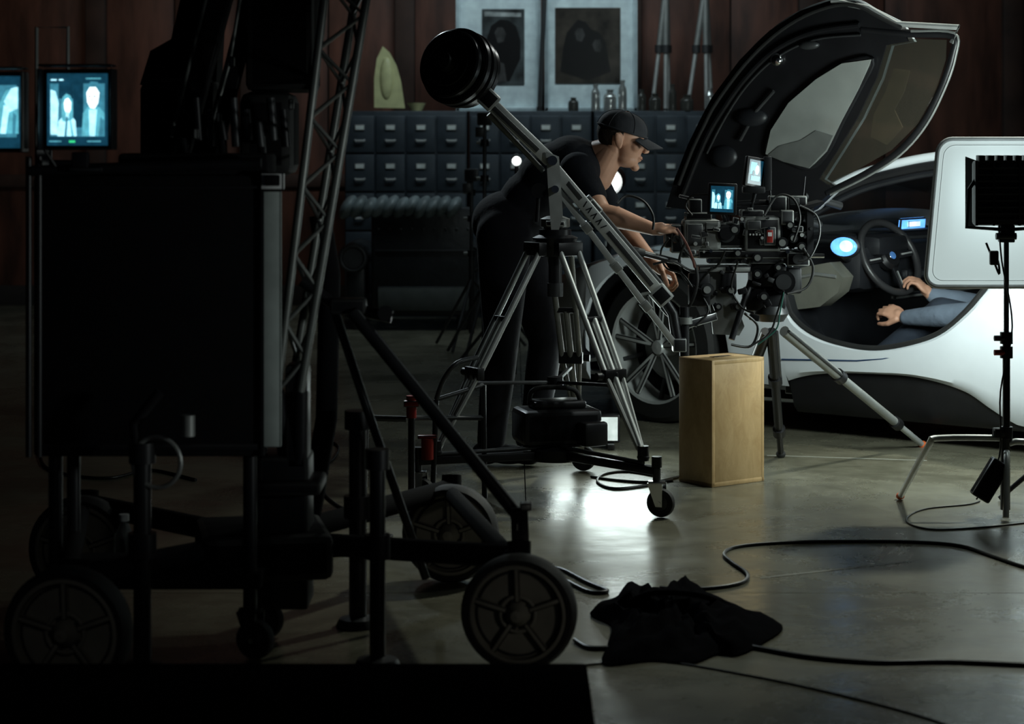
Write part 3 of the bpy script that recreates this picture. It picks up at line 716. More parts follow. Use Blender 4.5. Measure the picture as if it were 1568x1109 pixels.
def caster(b, x, y, ztop, r=.05, fork=CHR, yaw=.4):
    ax = V((math.sin(yaw), math.cos(yaw), 0)); f = V((ax.y, -ax.x, 0)); c = V((x, y, r+.001))+f*.015
    b.lathe([(r*.55, -.014), (r*.95, -.014), (r, -.006), (r, .006), (r*.95, .014), (r*.55, .014)], c, ax, RUB, 28, closed=True)
    b.lathe([(.001, .016), (r*.56, .012), (r*.56, -.012), (.001, -.016)], c, ax, DGR, 24)
    for s in (-1, 1):
        b.prism([c+ax*s*.021+V((0, 0, -.012))-f*.012, c+ax*s*.021+V((0, 0, -.012))+f*.012, V((x, y, 2*r+.02))+ax*s*.021+f*.028, V((x, y, 2*r+.02))+ax*s*.021-f*.028], ax*.003*s, fork)
    b.cyl(c-ax*.026, c+ax*.026, .007, CHR, seg=12)
    b.box((x, y, 2*r+.022), (.06, .055, .006), fork, bev=.002); b.cyl((x, y, 2*r+.02), (x, y, ztop), .014, DGR)
def tripod():
    b = B('camera_tripod'); top = S(850, 372, 7.9)
    b.lathe([(.001, -.05), (.05, -.05), (.075, -.01), (.085, .02), (.06, .03), (.06, .05), (.001, .05)], top, (0, 0, 1), BLK, 28)
    b.lathe([(.04, .05), (.055, .06), (.055, .09), (.03, .1), (.001, .1)], top, (0, 0, 1), ALUD, 24)
    b.cyl(top-V((0, 0, .16)), top, .025, BLK); b.cyl(top-V((0, 0, .20)), top-V((0, 0, .15)), .03, DGR)
    feet = [V((S(985, 0, 7.42).x, 7.42, .20)), V((S(668, 0, 7.62).x, 7.62, .19)), V((S(884, 0, 8.34).x, 8.34, .20))]
    for f in feet:
        d = (f-top); d.z = 0; d.normalize(); t = top+d*.09+V((0, 0, -.02)); sd = d.cross(V((0, 0, 1)))
        tleg(b, t, f, sd, .0115, .034, ALUD if f is feet[2] else ALU)
        b.cyl(f+V((0, 0, .04)), f+V((0, 0, -.012)), .02, BLK); b.ell(f, (.022, .022, .015), RUB)
    hub = top-V((0, 0, .52)); b.lathe([(.001, -.02), (.03, -.02), (.03, .02), (.001, .02)], hub, (0, 0, 1), BLK, 18)
    for f in feet: b.beam(hub, top.lerp(f, .68), .016, .012, DGR)
    g = b; hubd = V((S(850, 0, 7.8).x, 7.8, .155))
    g.lathe([(.001, -.02), (.09, -.02), (.09, .02), (.03, .03), (.001, .03)], hubd, (0, 0, 1), BLK, 28)
    for f in feet:
        e = V((f.x, f.y, .16)); dr = (e-hubd).normalized(); e2 = e+dr*.07
        g.beam(hubd, e2, .035, .028, BLK); g.tube([hubd+V((0, 0, .03)), e+V((0, 0, .02))], .008, DGR)
        caster(g, e2.x, e2.y, .17)
        g.cyl(e2+V((0, 0, .012)), e2+V((0, 0, .05)), .018, BLK)
    g.cyl(feet[1]+V((-.03, -.05, -.02)), feet[1]+V((-.03, -.05, .055)), .022, RED); g.box(feet[1]+V((-.03, -.05, .06)), (.07, .02, .014), RED)
    c = S(852, 655, 7.86)
    k = b; k.box((c.x, c.y, .255), (.30, .2, .13), BLKM, Matrix.Rotation(.25, 3, 'Z'), .02); k.box((c.x, c.y, .335), (.2, .12, .03), BLK, Matrix.Rotation(.25, 3, 'Z'), .01)
    k.box((c.x+.13, c.y-.09, .235), (.1, .07, .09), BLK, Matrix.Rotation(.5, 3, 'Z'), .012); k.tube(smoothpts([V((c.x-.1, c.y, .33)), V((c.x-.08, c.y-.02, .39)), V((c.x+.06, c.y-.02, .39)), V((c.x+.09, c.y, .33))], 5), .009, RUB)
    k.box((c.x, c.y, .19), (.26, .16, .012), DGR); k.finish()
tripod()
def jib():
    b = B('camera_jib_arm')
    D0, D1 = 7.78, 7.95
    def beamz(p, q, w, h, m): b.beam(p, q, w, h, m, up=(0, 1, 0), bev=.005)
    P = [S(738, 146, D0), S(842, 246, 7.84), S(1012, 452, D1)]
    beamz(P[0], P[1], .05, .05, ALU); beamz(P[1]+V((.015, 0, -.03)), P[2], .048, .05, ALU)
    for a, c in ((P[0].lerp(P[1], .12), P[0].lerp(P[1], .8)), (P[1].lerp(P[2], .12), P[1].lerp(P[2], .26)), (P[1].lerp(P[2], .5), P[1].lerp(P[2], .9))):
        off = V((.006, -.026, -.012)); b.beam(a+off, c+off, .020, .004, DGR, up=(0, 1, 0), bev=.001)
    dirv = (P[2]-P[1]).normalized(); nrm = V((dirv.z, 0, -dirv.x)).normalized()
    off = V((.012, -.0262, -.018))
    for k in range(8):
        p = P[1].lerp(P[2], .29+k*.022)+off
        b.beam(p+nrm*.012, p-nrm*.012+dirv*(.008 if k % 2 else -.008), .004, .003, BLK, up=(0, 1, 0), bev=0)
    Q = [S(852, 288, 7.86), S(1034, 528, D1)]
    b.beam(Q[0], Q[1], .024, .024, ALU, up=(0, 1, 0)); b.tube([S(748, 175, D0+.03), S(832, 262, 7.87)], .010, ALUD); b.tube([S(900, 300, 7.9), S(1030, 455, D1+.03)], .008, DGR)
    for t in (.25, .5, .75): q = Q[0].lerp(Q[1], t); b.beam(q-dirv*.02, q+dirv*.02, .034, .034, ALUD, up=(0, 1, 0))
    for dy in (-.045, .045):
        b.prism([S(836, 232, 7.84+dy), S(856, 240, 7.84+dy), S(862, 330, 7.84+dy), S(856, 352, 7.84+dy), S(844, 352, 7.84+dy), S(840, 300, 7.84+dy)], (0, .008, 0), ALU)
    b.cyl(S(846, 246, 7.77), S(846, 246, 7.93), .018, CHR); b.cyl(S(850, 290, 7.77), S(850, 290, 7.93), .014, CHR)
    b.cyl(S(850, 345, 7.88), S(850, 366, 7.9), .04, BLK); b.box(S(850, 342, 7.88), (.07, .1, .02), BLK)
    b.cyl(S(825, 292, 7.8), S(825, 292, 7.86), .028, BLK); b.tube([S(825, 292, 7.82), S(822, 340, 7.82)], .008, BLK)
    b.box(S(748, 152, D0), (.07, .08, .07), BLK, Matrix.Rotation(.75, 3, 'Y'), .01); b.box(S(905, 322, 7.9), (.06, .045, .07), DGR, Matrix.Rotation(.85, 3, 'Y'), .006)
    b.box(P[2], (.07, .07, .07), BLK, Matrix.Rotation(.85, 3, 'Y'), .01); b.tube([P[2], S(1030, 480, 7.97), S(1037, 525, 7.97)], .02, BLK)
    b.box(S(1040, 528, 7.97), (.05, .07, .05), DGR); b.cyl(S(1048, 470, 8.0), S(1048, 545, 8.0), .018, BLK); b.cyl(S(1048, 486, 8.0), S(1048, 496, 8.0), .03, ALUD)
    b.beam(S(1040, 500, 8.0), S(1095, 484, 8.08), .03, .03, BLK)
    PL = mat('weight_plate_black', (0.02, 0.02, 0.023), 0.3, 0.2)
    ax = V((-.50, -.80, .22)).normalized(); c = S(700, 103, 7.78)
    b.cyl(c-ax*.10, c+ax*.11, .014, CHR); b.tube([c, P[0]], .016, BLK)
    for h, r in ((-.075, .135), (-.035, .145), (.005, .145), (.045, .128)):
        b.lathe([(.001, h-.016), (r*.95, h-.016), (r, h-.010), (r, h+.010), (r*.95, h+.016), (r*.80, h+.016), (r*.76, h+.010), (r*.35, h+.010), (r*.3, h+.016), (.001, h+.016)], c, ax, PL, 48)
    b.lathe([(.001, .10), (.032, .10), (.036, .065), (.001, .06)], c, ax, DGR, 20)
    b.torus(c+ax*.062, ax, .085, .004, DGR, 40, 6)
    b.finish()
jib()
def monitor(b, c, w, h, R, shapes, dep=.02, body=BLK):
    b.box(c, (w+.022, dep, h+.022), body, R, .005)
    n = -(R @ V((0, 1, 0))); x = R @ V((1, 0, 0)); z = R @ V((0, 0, 1)); o = c+n*(dep/2+.0012)
    def q(a0, b0, a1, b1, m, e):
        b.poly([o+n*e+x*(a0*w/2)+z*(b0*h/2), o+n*e+x*(a1*w/2)+z*(b0*h/2), o+n*e+x*(a1*w/2)+z*(b1*h/2), o+n*e+x*(a0*w/2)+z*(b1*h/2)], m)
    def pg(pts, m, e): b.poly([o+n*e+x*(a*w/2)+z*(bb*h/2) for a, bb in pts], m)
    q(-1, -1, 1, 1, E_DARK, 0)
    for i, s in enumerate(shapes):
        if s[0] == 'q': q(*s[1], s[2], .0003*(i+1))
        else: pg(s[1], s[2], .0003*(i+1))
def circ(cx, cy, r, ry=None, n=14): return [(cx+r*math.cos(2*math.pi*k/n), cy+(ry or r)*math.sin(2*math.pi*k/n)) for k in range(n)]
# live picture: a bright room, a fair-haired woman on the left and a taller man on the right
FIG = [('q', (-.9, -.75, .9, .72), E_MID), ('q', (-.14, -.5, .20, .72), E_DARK), ('q', (-.62, .30, -.14, .72), E_DARK), ('p', [(-.88, -.7), (-.66, -.7), (-.62, .2), (-.72, .5), (-.88, .55)], E_CY),
       ('p', [(-.66, -.74), (-.02, -.74), (-.06, -.32), (-.2, -.16), (-.45, -.16), (-.62, -.34)], E_CY), ('p', [(-.50, -.30), (-.53, .1), (-.48, .34), (-.36, .44), (-.22, .38), (-.15, .2), (-.14, -.25), (-.2, -.3), (-.44, -.34)], E_TEAL),
       ('p', [(-.44, .18), (-.42, .0), (-.35, -.12), (-.28, -.12), (-.21, .0), (-.20, .2), (-.30, .32), (-.40, .28)], E_WH), ('p', [(-.38, -.24), (-.27, -.24), (-.28, -.06), (-.36, -.06)], E_CY),
       ('p', circ(-.37, .13, .03, .022, 8), E_DARK), ('p', circ(-.26, .13, .03, .022, 8), E_DARK), ('p', [(-.36, -.02), (-.28, -.02), (-.32, -.05)], E_MID), ('p', [(-.42, -.74), (-.34, -.74), (-.30, -.2), (-.36, -.2)], E_MID), ('p', [(-.18, -.74), (-.10, -.74), (-.2, -.3), (-.24, -.3)], E_TEAL),
       ('p', [(.16, -.74), (.88, -.74), (.90, -.1), (.74, .06), (.36, .08), (.2, -.1)], E_TEAL), ('p', [(.26, .34), (.3, .62), (.46, .78), (.68, .76), (.80, .56), (.78, .26), (.70, .1), (.4, .08)], E_MID), ('p', [(.32, .46), (.34, .2), (.44, .04), (.58, .02), (.70, .18), (.74, .46), (.62, .62), (.42, .62)], E_WH),
       ('p', circ(.42, .36, .04, .025, 8), E_DARK), ('p', circ(.58, .36, .04, .025, 8), E_DARK), ('p', [(.43, .15), (.57, .15), (.5, .11)], E_MID), ('p', [(.48, .34), (.52, .34), (.54, .22), (.46, .22)], E_CY),
       ('p', [(.42, -.74), (.60, -.74), (.66, .0), (.40, .0)], E_CY), ('p', [(.72, -.74), (.88, -.74), (.90, -.3), (.78, -.2)], E_MID), ('q', (-.9, -1, .9, -.78), E_DARK), ('q', (-.25, -.92, -.05, -.86), E_GRN), ('q', (-.85, .80, -.66, .84), E_CY), ('q', (-.58, .80, -.44, .84), E_CY), ('q', (.3, .84, .8, .87), E_TEAL), ('q', (-.9, -.9, -.5, -.87), E_TEAL), ('q', (.35, -.9, .8, -.87), E_TEAL)]
def cinecam():
    E = empty('cinema_camera', (S(1140, 0, 8.15).x, 8.15, S(0, 400, 8.15).z))
    b = B('camera_body'); D = 8.08
    b.pbox(1047, 337, 1104, 384, D, .13, ALUD, .012); b.pbox(1052, 343, 1076, 378, D-.006, .01, DGR, .003); b.pbox(1081, 341, 1100, 380, D-.008, .012, ALUD, .003)
    b.pbox(1140, 332, 1196, 386, D-.01, .15, BLK, .012); b.pbox(1170, 348, 1188, 376, D-.022, .014, DGR, .003); b.pbox(1174, 352, 1184, 372, D-.026, .006, RED, .001); b.pbox(1176, 356, 1182, 362, D-.028, .004, WHT, 0)
    b.pbox(1145, 338, 1165, 352, D-.018, .01, DGR, .002)
    for k in range(4): b.pbox(1147+k*5, 358, 1150+k*5, 361, D-.02, .012, ALU, .001)
    b.pbox(1100, 340, 1142, 380, D+.02, .1, BLK, .01)
    # lens, follow-focus motor, wireless receiver, rear battery plate
    c = S(1196, 358, D+.06)
    for x0, x1, r in ((-.24, -.2, .05), (-.2, -.14, .042), (0, .03, .05), (.03, .05, .056), (.05, .09, .052), (.09, .11, .06)): b.cyl(c+V((x0, 0, 0)), c+V((x1, 0, 0)), r, BLK if r < .055 else DGR, seg=28)
    for k in range(14): 
        a = k*2*math.pi/14; b.box(c+V((.04, .056*math.cos(a), .056*math.sin(a))), (.018, .006, .006), BLK, bev=0)
    b.cyl(S(1112, 358, D-.02), S(1112, 358, D+.03), .034, DGR, seg=26); b.cyl(S(1112, 358, D-.03), S(1112, 358, D-.02), .024, BLK, seg=26)
    b.pbox(1206, 300, 1236, 326, D+.03, .06, BLK, .006); b.pbox(1210, 304, 1224, 314, D+.026, .006, DGR, .001); b.tube([S(1230, 300, D+.06), S(1233, 270, D+.06)], .003, BLK)
    b.pbox(1028, 344, 1048, 388, D+.02, .09, BLK, .006); b.pbox(1018, 352, 1030, 380, D+.03, .07, DGR, .005)
    b.pbox(1205, 386, 1240, 408, D-.01, .05, BLK, .006); b.cyl(S(1222, 397, D-.03), S(1222, 397, D-.01), .02, DGR)
    b.prism([S(1236, 322, D-.03), S(1246, 318, D-.03), S(1246, 392, D-.03), S(1236, 388, D-.03)], (0, .19, 0), BLK); b.prism([S(1230, 316, D-.03), S(1262, 308, D-.03), S(1262, 312, D-.03), S(1232, 322, D-.03)], (0, .19, 0), BLKM)
    b.tube(smoothpts([S(1112, 340, D+.05), S(1114, 318, D+.05), S(1130, 312, D+.05), S(1190, 312, D+.05), S(1200, 332, D+.05)], 4), .011, BLK)
    b.pbox(1050, 326, 1090, 337, D+.02, .08, BLK, .004); b.pbox(1135, 322, 1170, 333, D+.01, .09, BLK, .004); b.pbox(1178, 300, 1205, 325, D+.02, .06, BLK, .006); b.pbox(1196, 322, 1216, 345, D-.02, .05, DGR, .006)
    for y in (D+.02, D+.10): b.tube([S(1045, 392, y), S(1262, 392, y)], .0085, CHR, 12)
    b.pbox(1070, 384, 1225, 396, D, .12, BLK, .004); b.pbox(1085, 396, 1215, 404, D+.01, .1, DGR, .003)
    for u, v, r in ((1198, 372, .022), (1215, 365, .018), (1130, 388, .016), (1160, 395, .02), (1228, 378, .018), (1125, 352, .02), (1210, 345, .016)): b.cyl(S(u, v, D-.03), S(u, v, D-.0), r, BLK); b.cyl(S(u, v, D-.034), S(u, v, D-.03), r*.6, ALUD)
    b.pbox(1055, 305, 1075, 327, D+.05, .05, BLK, .004); b.tube([S(1180, 300, D+.05), S(1174, 240, D+.05)], .004, BLK); b.tube([S(1062, 305, D+.07), S(1040, 300, D+.07)], .006, BLK)
    for k in range(34):
        u = random.uniform(1048, 1250); v = random.uniform(318, 400); b.box(S(u, v, D-.015+random.random()*.06), (random.uniform(.012, .045), .03, random.uniform(.008, .028)), random.choice((BLK, DGR, BLKM, BLK, BLK, DGR)), Matrix.Rotation(random.uniform(-.3, .3), 3, 'Y'), .003)
    for k in range(18):
        u = random.uniform(1050, 1245); v = random.uniform(325, 400); b.cyl(S(u, v, D-.034), S(u, v, D-.0), random.uniform(.004, .008), random.choice((CHR, ALU, DGR)), seg=10)
    b.finish(E)
    m = B('monitors')
    monitor(m, S(1106, 305, 8.0), .088, .098, Matrix.Rotation(-.12, 3, 'Z') @ Matrix.Rotation(.04, 3, 'Y'), FIG[:22], .016)
    m.tube([S(1106, 326, 8.02), S(1110, 338, 8.1)], .007, BLK)
    monitor(m, S(1154, 264, 8.12), .068, .094, Matrix.Rotation(.6, 3, 'Z') @ Matrix.Rotation(.15, 3, 'Y'), [('q', (-.8, -.2, .1, .8), E_TEAL), ('p', circ(.2, .2, .3, .4), E_CY), ('q', (-.6, -.7, .7, -.3), E_TEAL), ('p', circ(-.3, -.1, .2, .25), E_DARK)], .02)
    m.pbox(1138, 286, 1172, 296, 8.1, .05, BLK, .004); m.tube([S(1156, 296, 8.12), S(1150, 320, 8.13)], .008, BLK); m.pbox(1170, 240, 1182, 292, 8.12, .02, BLK, .003)
    m.finish(E)
    h = B('fluid_head')
    h.pbox(1150, 404, 1205, 440, 8.1, .12, BLK, .014); h.cyl(S(1200, 432, 8.08), S(1200, 432, 8.22), .045, BLK); h.cyl(S(1200, 432, 8.06), S(1200, 432, 8.08), .03, DGR)
    h.pbox(1140, 440, 1205, 478, 8.11, .11, BLK, .02); h.lathe([(.05, 0), (.07, .03), (.06, .06), (.001, .06)], S(1180, 492, 8.16), (0, 0, 1), DGR, 24); h.pbox(1205, 410, 1228, 450, 8.12, .05, DGR, .008)
    h.prism([S(1082, 418, 8.1), S(1108, 408, 8.1), S(1140, 500, 8.1), S(1132, 514, 8.1), S(1092, 512, 8.1)], (0, .02, 0), ALUD)
    h.pbox(1070, 408, 1150, 418, 8.07, .12, ALUD, .004); h.pbox(1055, 418, 1088, 470, 8.05, .05, BLK, .01); h.cyl(S(1083, 444, 8.02), S(1083, 444, 8.07), .026, DGR); h.cyl(S(1083, 444, 8.01), S(1083, 444, 8.02), .014, ALU)
    for u, v, r in ((1170, 455, .02), (1192, 410, .016), (1160, 420, .018), (1120, 445, .02), (1130, 470, .016), (1100, 470, .014), (1070, 490, .016)): h.cyl(S(u, v, 8.05), S(u, v, 8.1), r, BLK); h.cyl(S(u, v, 8.046), S(u, v, 8.05), r*.55, ALUD)
    h.tube([S(1150, 430, 8.1), S(1120, 520, 8.05)], .012, BLK); h.pbox(1105, 418, 1128, 450, 8.07, .05, BLK, .006)
    for k in range(16):
        u = random.uniform(1060, 1205); v = random.uniform(410, 490); h.box(S(u, v, 8.08), (random.uniform(.012, .04), .03, random.uniform(.01, .03)), random.choice((BLK, DGR, BLKM, DGR)), Matrix.Rotation(random.uniform(-.5, .5), 3, 'Y'), .003)
    h.tube([S(1040, 402, 8.1), S(985, 388, 8.0)], .012, BLK); h.tube([S(985, 388, 8.0), S(968, 384, 7.98)], .017, RUB)
    h.finish(E)
    c = B('camera_cables')
    for pts, r in (([(1040, 352), (1046, 378), (1062, 400), (1068, 430), (1058, 465), (1035, 488), (1012, 470), (1005, 440)], .006), ([(1050, 370), (1040, 400), (1050, 430), (1075, 445)], .005),
                   ([(1200, 445), (1190, 480), (1178, 510), (1150, 530)], .004), ([(1230, 380), (1245, 410), (1235, 440), (1205, 450)], .005), ([(1110, 385), (1095, 410), (1060, 415), (1030, 400), (1000, 405)], .005),
                   ([(1170, 330), (1190, 300), (1215, 305), (1225, 335), (1215, 370)], .005), ([(945, 312), (960, 300), (985, 308), (1000, 330), (1000, 352)], .005), ([(1060, 330), (1050, 315), (1060, 300), (1085, 298)], .004), ([(1140, 480), (1160, 500), (1150, 530), (1120, 528)], .005),
                   ([(1090, 410), (1070, 440), (1085, 475), (1065, 500)], .004), ([(1130, 400), (1120, 440), (1135, 470), (1155, 480)], .004), ([(1025, 365), (1012, 385), (1020, 410), (1045, 420), (1060, 440)], .004), ([(1225, 315), (1250, 330), (1255, 360), (1240, 395), (1222, 400)], .004)):
        c.tube(smoothpts([S(u, v, 8.03+.02*math.sin(i*1.3)) for i, (u, v) in enumerate(pts)], 6), r, CABL, 8)
    c.tube(smoothpts([S(u, v, 8.02) for u, v in ((1200, 448), (1194, 480), (1188, 505), (1160, 528))], 6), .003, mat('green_cable', (.02, .12, .09), .5), 6)
    c.tube(smoothpts([S(u, v, 8.0) for u, v in ((1036, 350), (1050, 372), (1060, 395), (1064, 410))], 5), .005, mat('brown_cable', (.12, .04, .03), .5), 6)
    c.finish(E)
    l = B('low_tripod_legs'); top = S(1180, 490, 8.16)
    for f, mm in ((G(1416, 684), ALU), (G(1100, 700), BLK), (G(1196, 700, .0), BLK)):
        d = (f-top).normalized(); s = top.lerp(f, .08)
        m1 = top.lerp(f, .42); m2 = top.lerp(f, .8)
        l.tube([s, m1], .021, BLK if mm is BLK else ALUD, 12); l.tube([m1, m2], .018, BLK if mm is BLK else ALUD, 12); l.tube([m2, f-d*.03], .013, mm, 12)
        l.cyl(m1-d*.02, m1+d*.02, .028, BLK); l.cyl(m2-d*.02, m2+d*.02, .026, BLK); l.ell(f-d*.02, (.02, .02, .018), ORG if mm is not BLK else RUB)
        sd = d.cross(V((0, 0, 1))).normalized(); l.tube([s+sd*.02, m1+sd*.02], .007, DGR, 8)
    l.finish(E)
cinecam()

# =====================================================================  WOODEN BOX
def abox():
    wd = bpy.data.materials.new('birch_ply'); wd.use_nodes = True; nt = wd.node_tree; n = nt.nodes; l = nt.links; p = n['Principled BSDF']
    tc = n.new('ShaderNodeTexCoord'); mp = n.new('ShaderNodeMapping'); mp.inputs['Scale'].default_value = (4, 4, 2.0)
    nz = n.new('ShaderNodeTexNoise'); nz.inputs['Scale'].default_value = 4.5; nz.inputs['Detail'].default_value = 10; nz.inputs['Distortion'].default_value = .8; nz.inputs['Roughness'].default_value = .7
    cr = n.new('ShaderNodeValToRGB'); cr.color_ramp.elements[0].position = .3; cr.color_ramp.elements[1].position = .7
    cr.color_ramp.elements[0].color = (.46, .29, .125, 1); cr.color_ramp.elements[1].color = (.64, .44, .22, 1)
    l.new(tc.outputs['Object'], mp.inputs[0]); l.new(mp.outputs[0], nz.inputs['Vector']); l.new(nz.outputs['Fac'], cr.inputs[0]); l.new(cr.outputs[0], p.inputs['Base Color']); p.inputs['Roughness'].default_value = .45
    b = B('wooden_apple_box'); a = math.atan2(.16, .216); R = Matrix.Rotation(a, 3, 'Z')
    c0 = V((.755, 7.99, 0)); ex = R @ V((1, 0, 0)); ey = R @ V((0, 1, 0)); w, dd, h = .27, .19, .48
    c = c0+ex*w/2+ey*dd/2
    b.box(c+V((0, 0, h/2)), (w-.002, dd-.002, h-.002), wd, R, .003)
    for z in (.009, h-.009): b.box(c+V((0, 0, z)), (w, dd, .018), wd, R, .003)
    for s in (-1, 1): b.box(c+ex*s*(w/2-.008)+V((0, 0, h/2)), (.016, dd, h), wd, R, .003)
    b.box(c+V((0, 0, h-.001)), (.10, .03, .006), BLKM, R, .001)
    b.finish()
abox()

# =====================================================================  SOFT LIGHT RIG
def softlight():
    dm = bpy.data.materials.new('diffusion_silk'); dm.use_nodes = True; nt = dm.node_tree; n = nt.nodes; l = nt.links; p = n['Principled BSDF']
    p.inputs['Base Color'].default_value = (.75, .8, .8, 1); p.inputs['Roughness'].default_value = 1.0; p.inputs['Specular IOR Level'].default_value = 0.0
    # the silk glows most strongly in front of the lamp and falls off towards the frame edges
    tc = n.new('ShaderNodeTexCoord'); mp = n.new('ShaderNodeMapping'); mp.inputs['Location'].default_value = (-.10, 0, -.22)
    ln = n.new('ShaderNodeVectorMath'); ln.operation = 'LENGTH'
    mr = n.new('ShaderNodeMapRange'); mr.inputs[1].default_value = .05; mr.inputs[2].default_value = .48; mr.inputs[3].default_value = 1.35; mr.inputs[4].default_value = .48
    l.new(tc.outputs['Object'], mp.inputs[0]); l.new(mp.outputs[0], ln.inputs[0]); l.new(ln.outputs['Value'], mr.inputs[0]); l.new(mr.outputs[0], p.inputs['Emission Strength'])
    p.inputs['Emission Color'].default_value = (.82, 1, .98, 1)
    b = B('diffusion_frame'); d = 7.62
    a = S(1416, 439, d); c = S(1416, 213, d); x0, z0, z1 = a.x, a.z, c.z; x1 = x0+.60; r = .05
    def rr(x0, x1, z0, z1, r, y):
        o = []
        for cx, cz, s in ((x1-r, z0+r, -math.pi/2), (x1-r, z1-r, 0), (x0+r, z1-r, math.pi/2), (x0+r, z0+r, math.pi)):
            for k in range(7):
                t = s+k*math.pi/12; o.append(V((cx+r*math.cos(t), y, cz+r*math.sin(t))))
        return o
    sh = .05
    o = rr(x0, x1, z0, z1, r, d)
    for p in o: p.x += sh*(p.z-z0)/(z1-z0)*1.0
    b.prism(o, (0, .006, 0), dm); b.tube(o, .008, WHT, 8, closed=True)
    o2 = rr(x0+.022, x1-.022, z0+.022, z1-.022, r*.8, d-.004)
    for p in o2: p.x += sh*(p.z-z0)/(z1-z0)
    b.tube(o2, .0012, WHT, 6, closed=True)
    sx = x1-.02; b.cyl((sx, d+.02, .02), (sx, d+.02, z1-.1), .012, BLK)
    for k in range(3):
        t = k*2.094+.9; b.tube([(sx, d+.02, .28), (sx+.3*math.cos(t), d+.02+.3*math.sin(t), .01)], .009, BLK)
    b.beam((sx, d, .95), (sx-.05, d, .95), .03, .02, BLK); b.finish()
    s = B('led_light_on_stand'); D = 7.38
    s.pbox(1494, 246, 1600, 346, D, .07, BLK, .012)
    for k in range(7): u = 1500+k*14; s.pbox(u, 238, u+9, 250, D-.01, .06, BLK, .002)
    for k in range(9): s.pbox(1498, 256+k*10, 1596, 259+k*10, D-.012, .02, DGR, .001)
    for u in (1494, 1520, 1560): s.pbox(u, 246, u+4, 346, D-.014, .02, BLK, .001)
    s.tube([S(1497, 270, D+.03), S(1484, 290, D), S(1480, 348, D), S(1541, 352, D), S(1606, 348, D), S(1606, 290, D)], .007, BLK, 8)
    s.prism([S(1494, 246, D+.07), S(1494, 346, D+.07), S(1478, 350, D+.16), S(1478, 240, D+.16)], (.003, 0, 0), BLKM)
    s.poly([S(1499, 342, D+.0712), S(1596, 342, D+.0712), S(1596, 250, D+.0712), S(1499, 250, D+.0712)], E_WH)
    s.box(S(1541, 358, D+.02), (.05, .05, .06), BLK); s.cyl(S(1525, 362, D), S(1556, 362, D), .012, BLK)
    base = S(1541, 0, D+.02)
    s.cyl((base.x, base.y, .50), (base.x, base.y, S(0, 352, D).z), .009, DGR); s.cyl((base.x, base.y, .26), (base.x, base.y, .62), .013, BLK); s.cyl((base.x-.004, base.y, .02), (base.x-.004, base.y, .3), .017, DGR)
    for z in (.62, .57, .29): s.cyl((base.x, base.y, z-.02), (base.x, base.y, z+.02), .022, BLK); s.cyl((base.x-.045, base.y-.01, z), (base.x, base.y-.01, z), .010, RED if z == .57 else BLK)
    L1 = [V((base.x, base.y, .27)), V((S(1440, 0, D).x, base.y-.0, .27)), V((S(1425, 0, D).x, base.y+.02, .24)), V((S(1380, 0, 7.7).x, 7.72, .012))]
    s.tube(smoothpts(L1, 4), .0115, ALU, 10)
    s.tube(smoothpts([V((base.x, base.y, .25)), V((base.x+.1, base.y, .24)), V((base.x+.4, base.y+.1, .012))], 4), .0115, ALU, 10)
    s.tube(smoothpts([V((base.x, base.y, .22)), V((base.x-.01, base.y-.05, .2)), V((base.x-.03, base.y-.12, .012))], 4), .0115, ALU, 10)
    s.ell((L1[-1].x, L1[-1].y, .014), (.016, .016, .013), ORG); s.box((base.x-.02, base.y, .29), (.05, .04, .03), BLK)
    s.box(S(1516, 735, D-.02), (.07, .05, .15), BLKM, Matrix.Rotation(.55, 3, 'Y'), .008)
    s.tube(smoothpts([S(1510, 372, D), S(1518, 390, D), S(1528, 400, D-.01), S(1530, 420, D-.01), S(1520, 395, D)], 5), .004, CABL); s.box(S(1522, 395, D-.02), (.03, .02, .05), BLK)
    s.tube(smoothpts([S(1530, 345, D), S(1534, 400, D), S(1550, 500, D), S(1532, 600, D), S(1530, 700, D), S(1495, 765, D)], 6), .003, CABL)
    s.finish()
softlight()
def lowlight():
    # slim glowing panel added behind the tripod to give the floor its glare
    b = B('floor_glare_panel'); y = 9.0
    for x0, x1 in ((S(884, 0, y).x, S(946, 0, y).x),):
        b.box(((x0+x1)/2, y+.03, .085), (x1-x0+.02, .04, .12), BLK, None, .006)
        b.poly([V((x0, y+.008, .035)), V((x1, y+.008, .035)), V((x1, y+.008, .135)), V((x0, y+.008, .135))], E_LOW)
        for x in (x0+.03, x1-.03): b.box((x, y+.03, .013), (.03, .14, .024), BLK)
    b.finish()
lowlight()

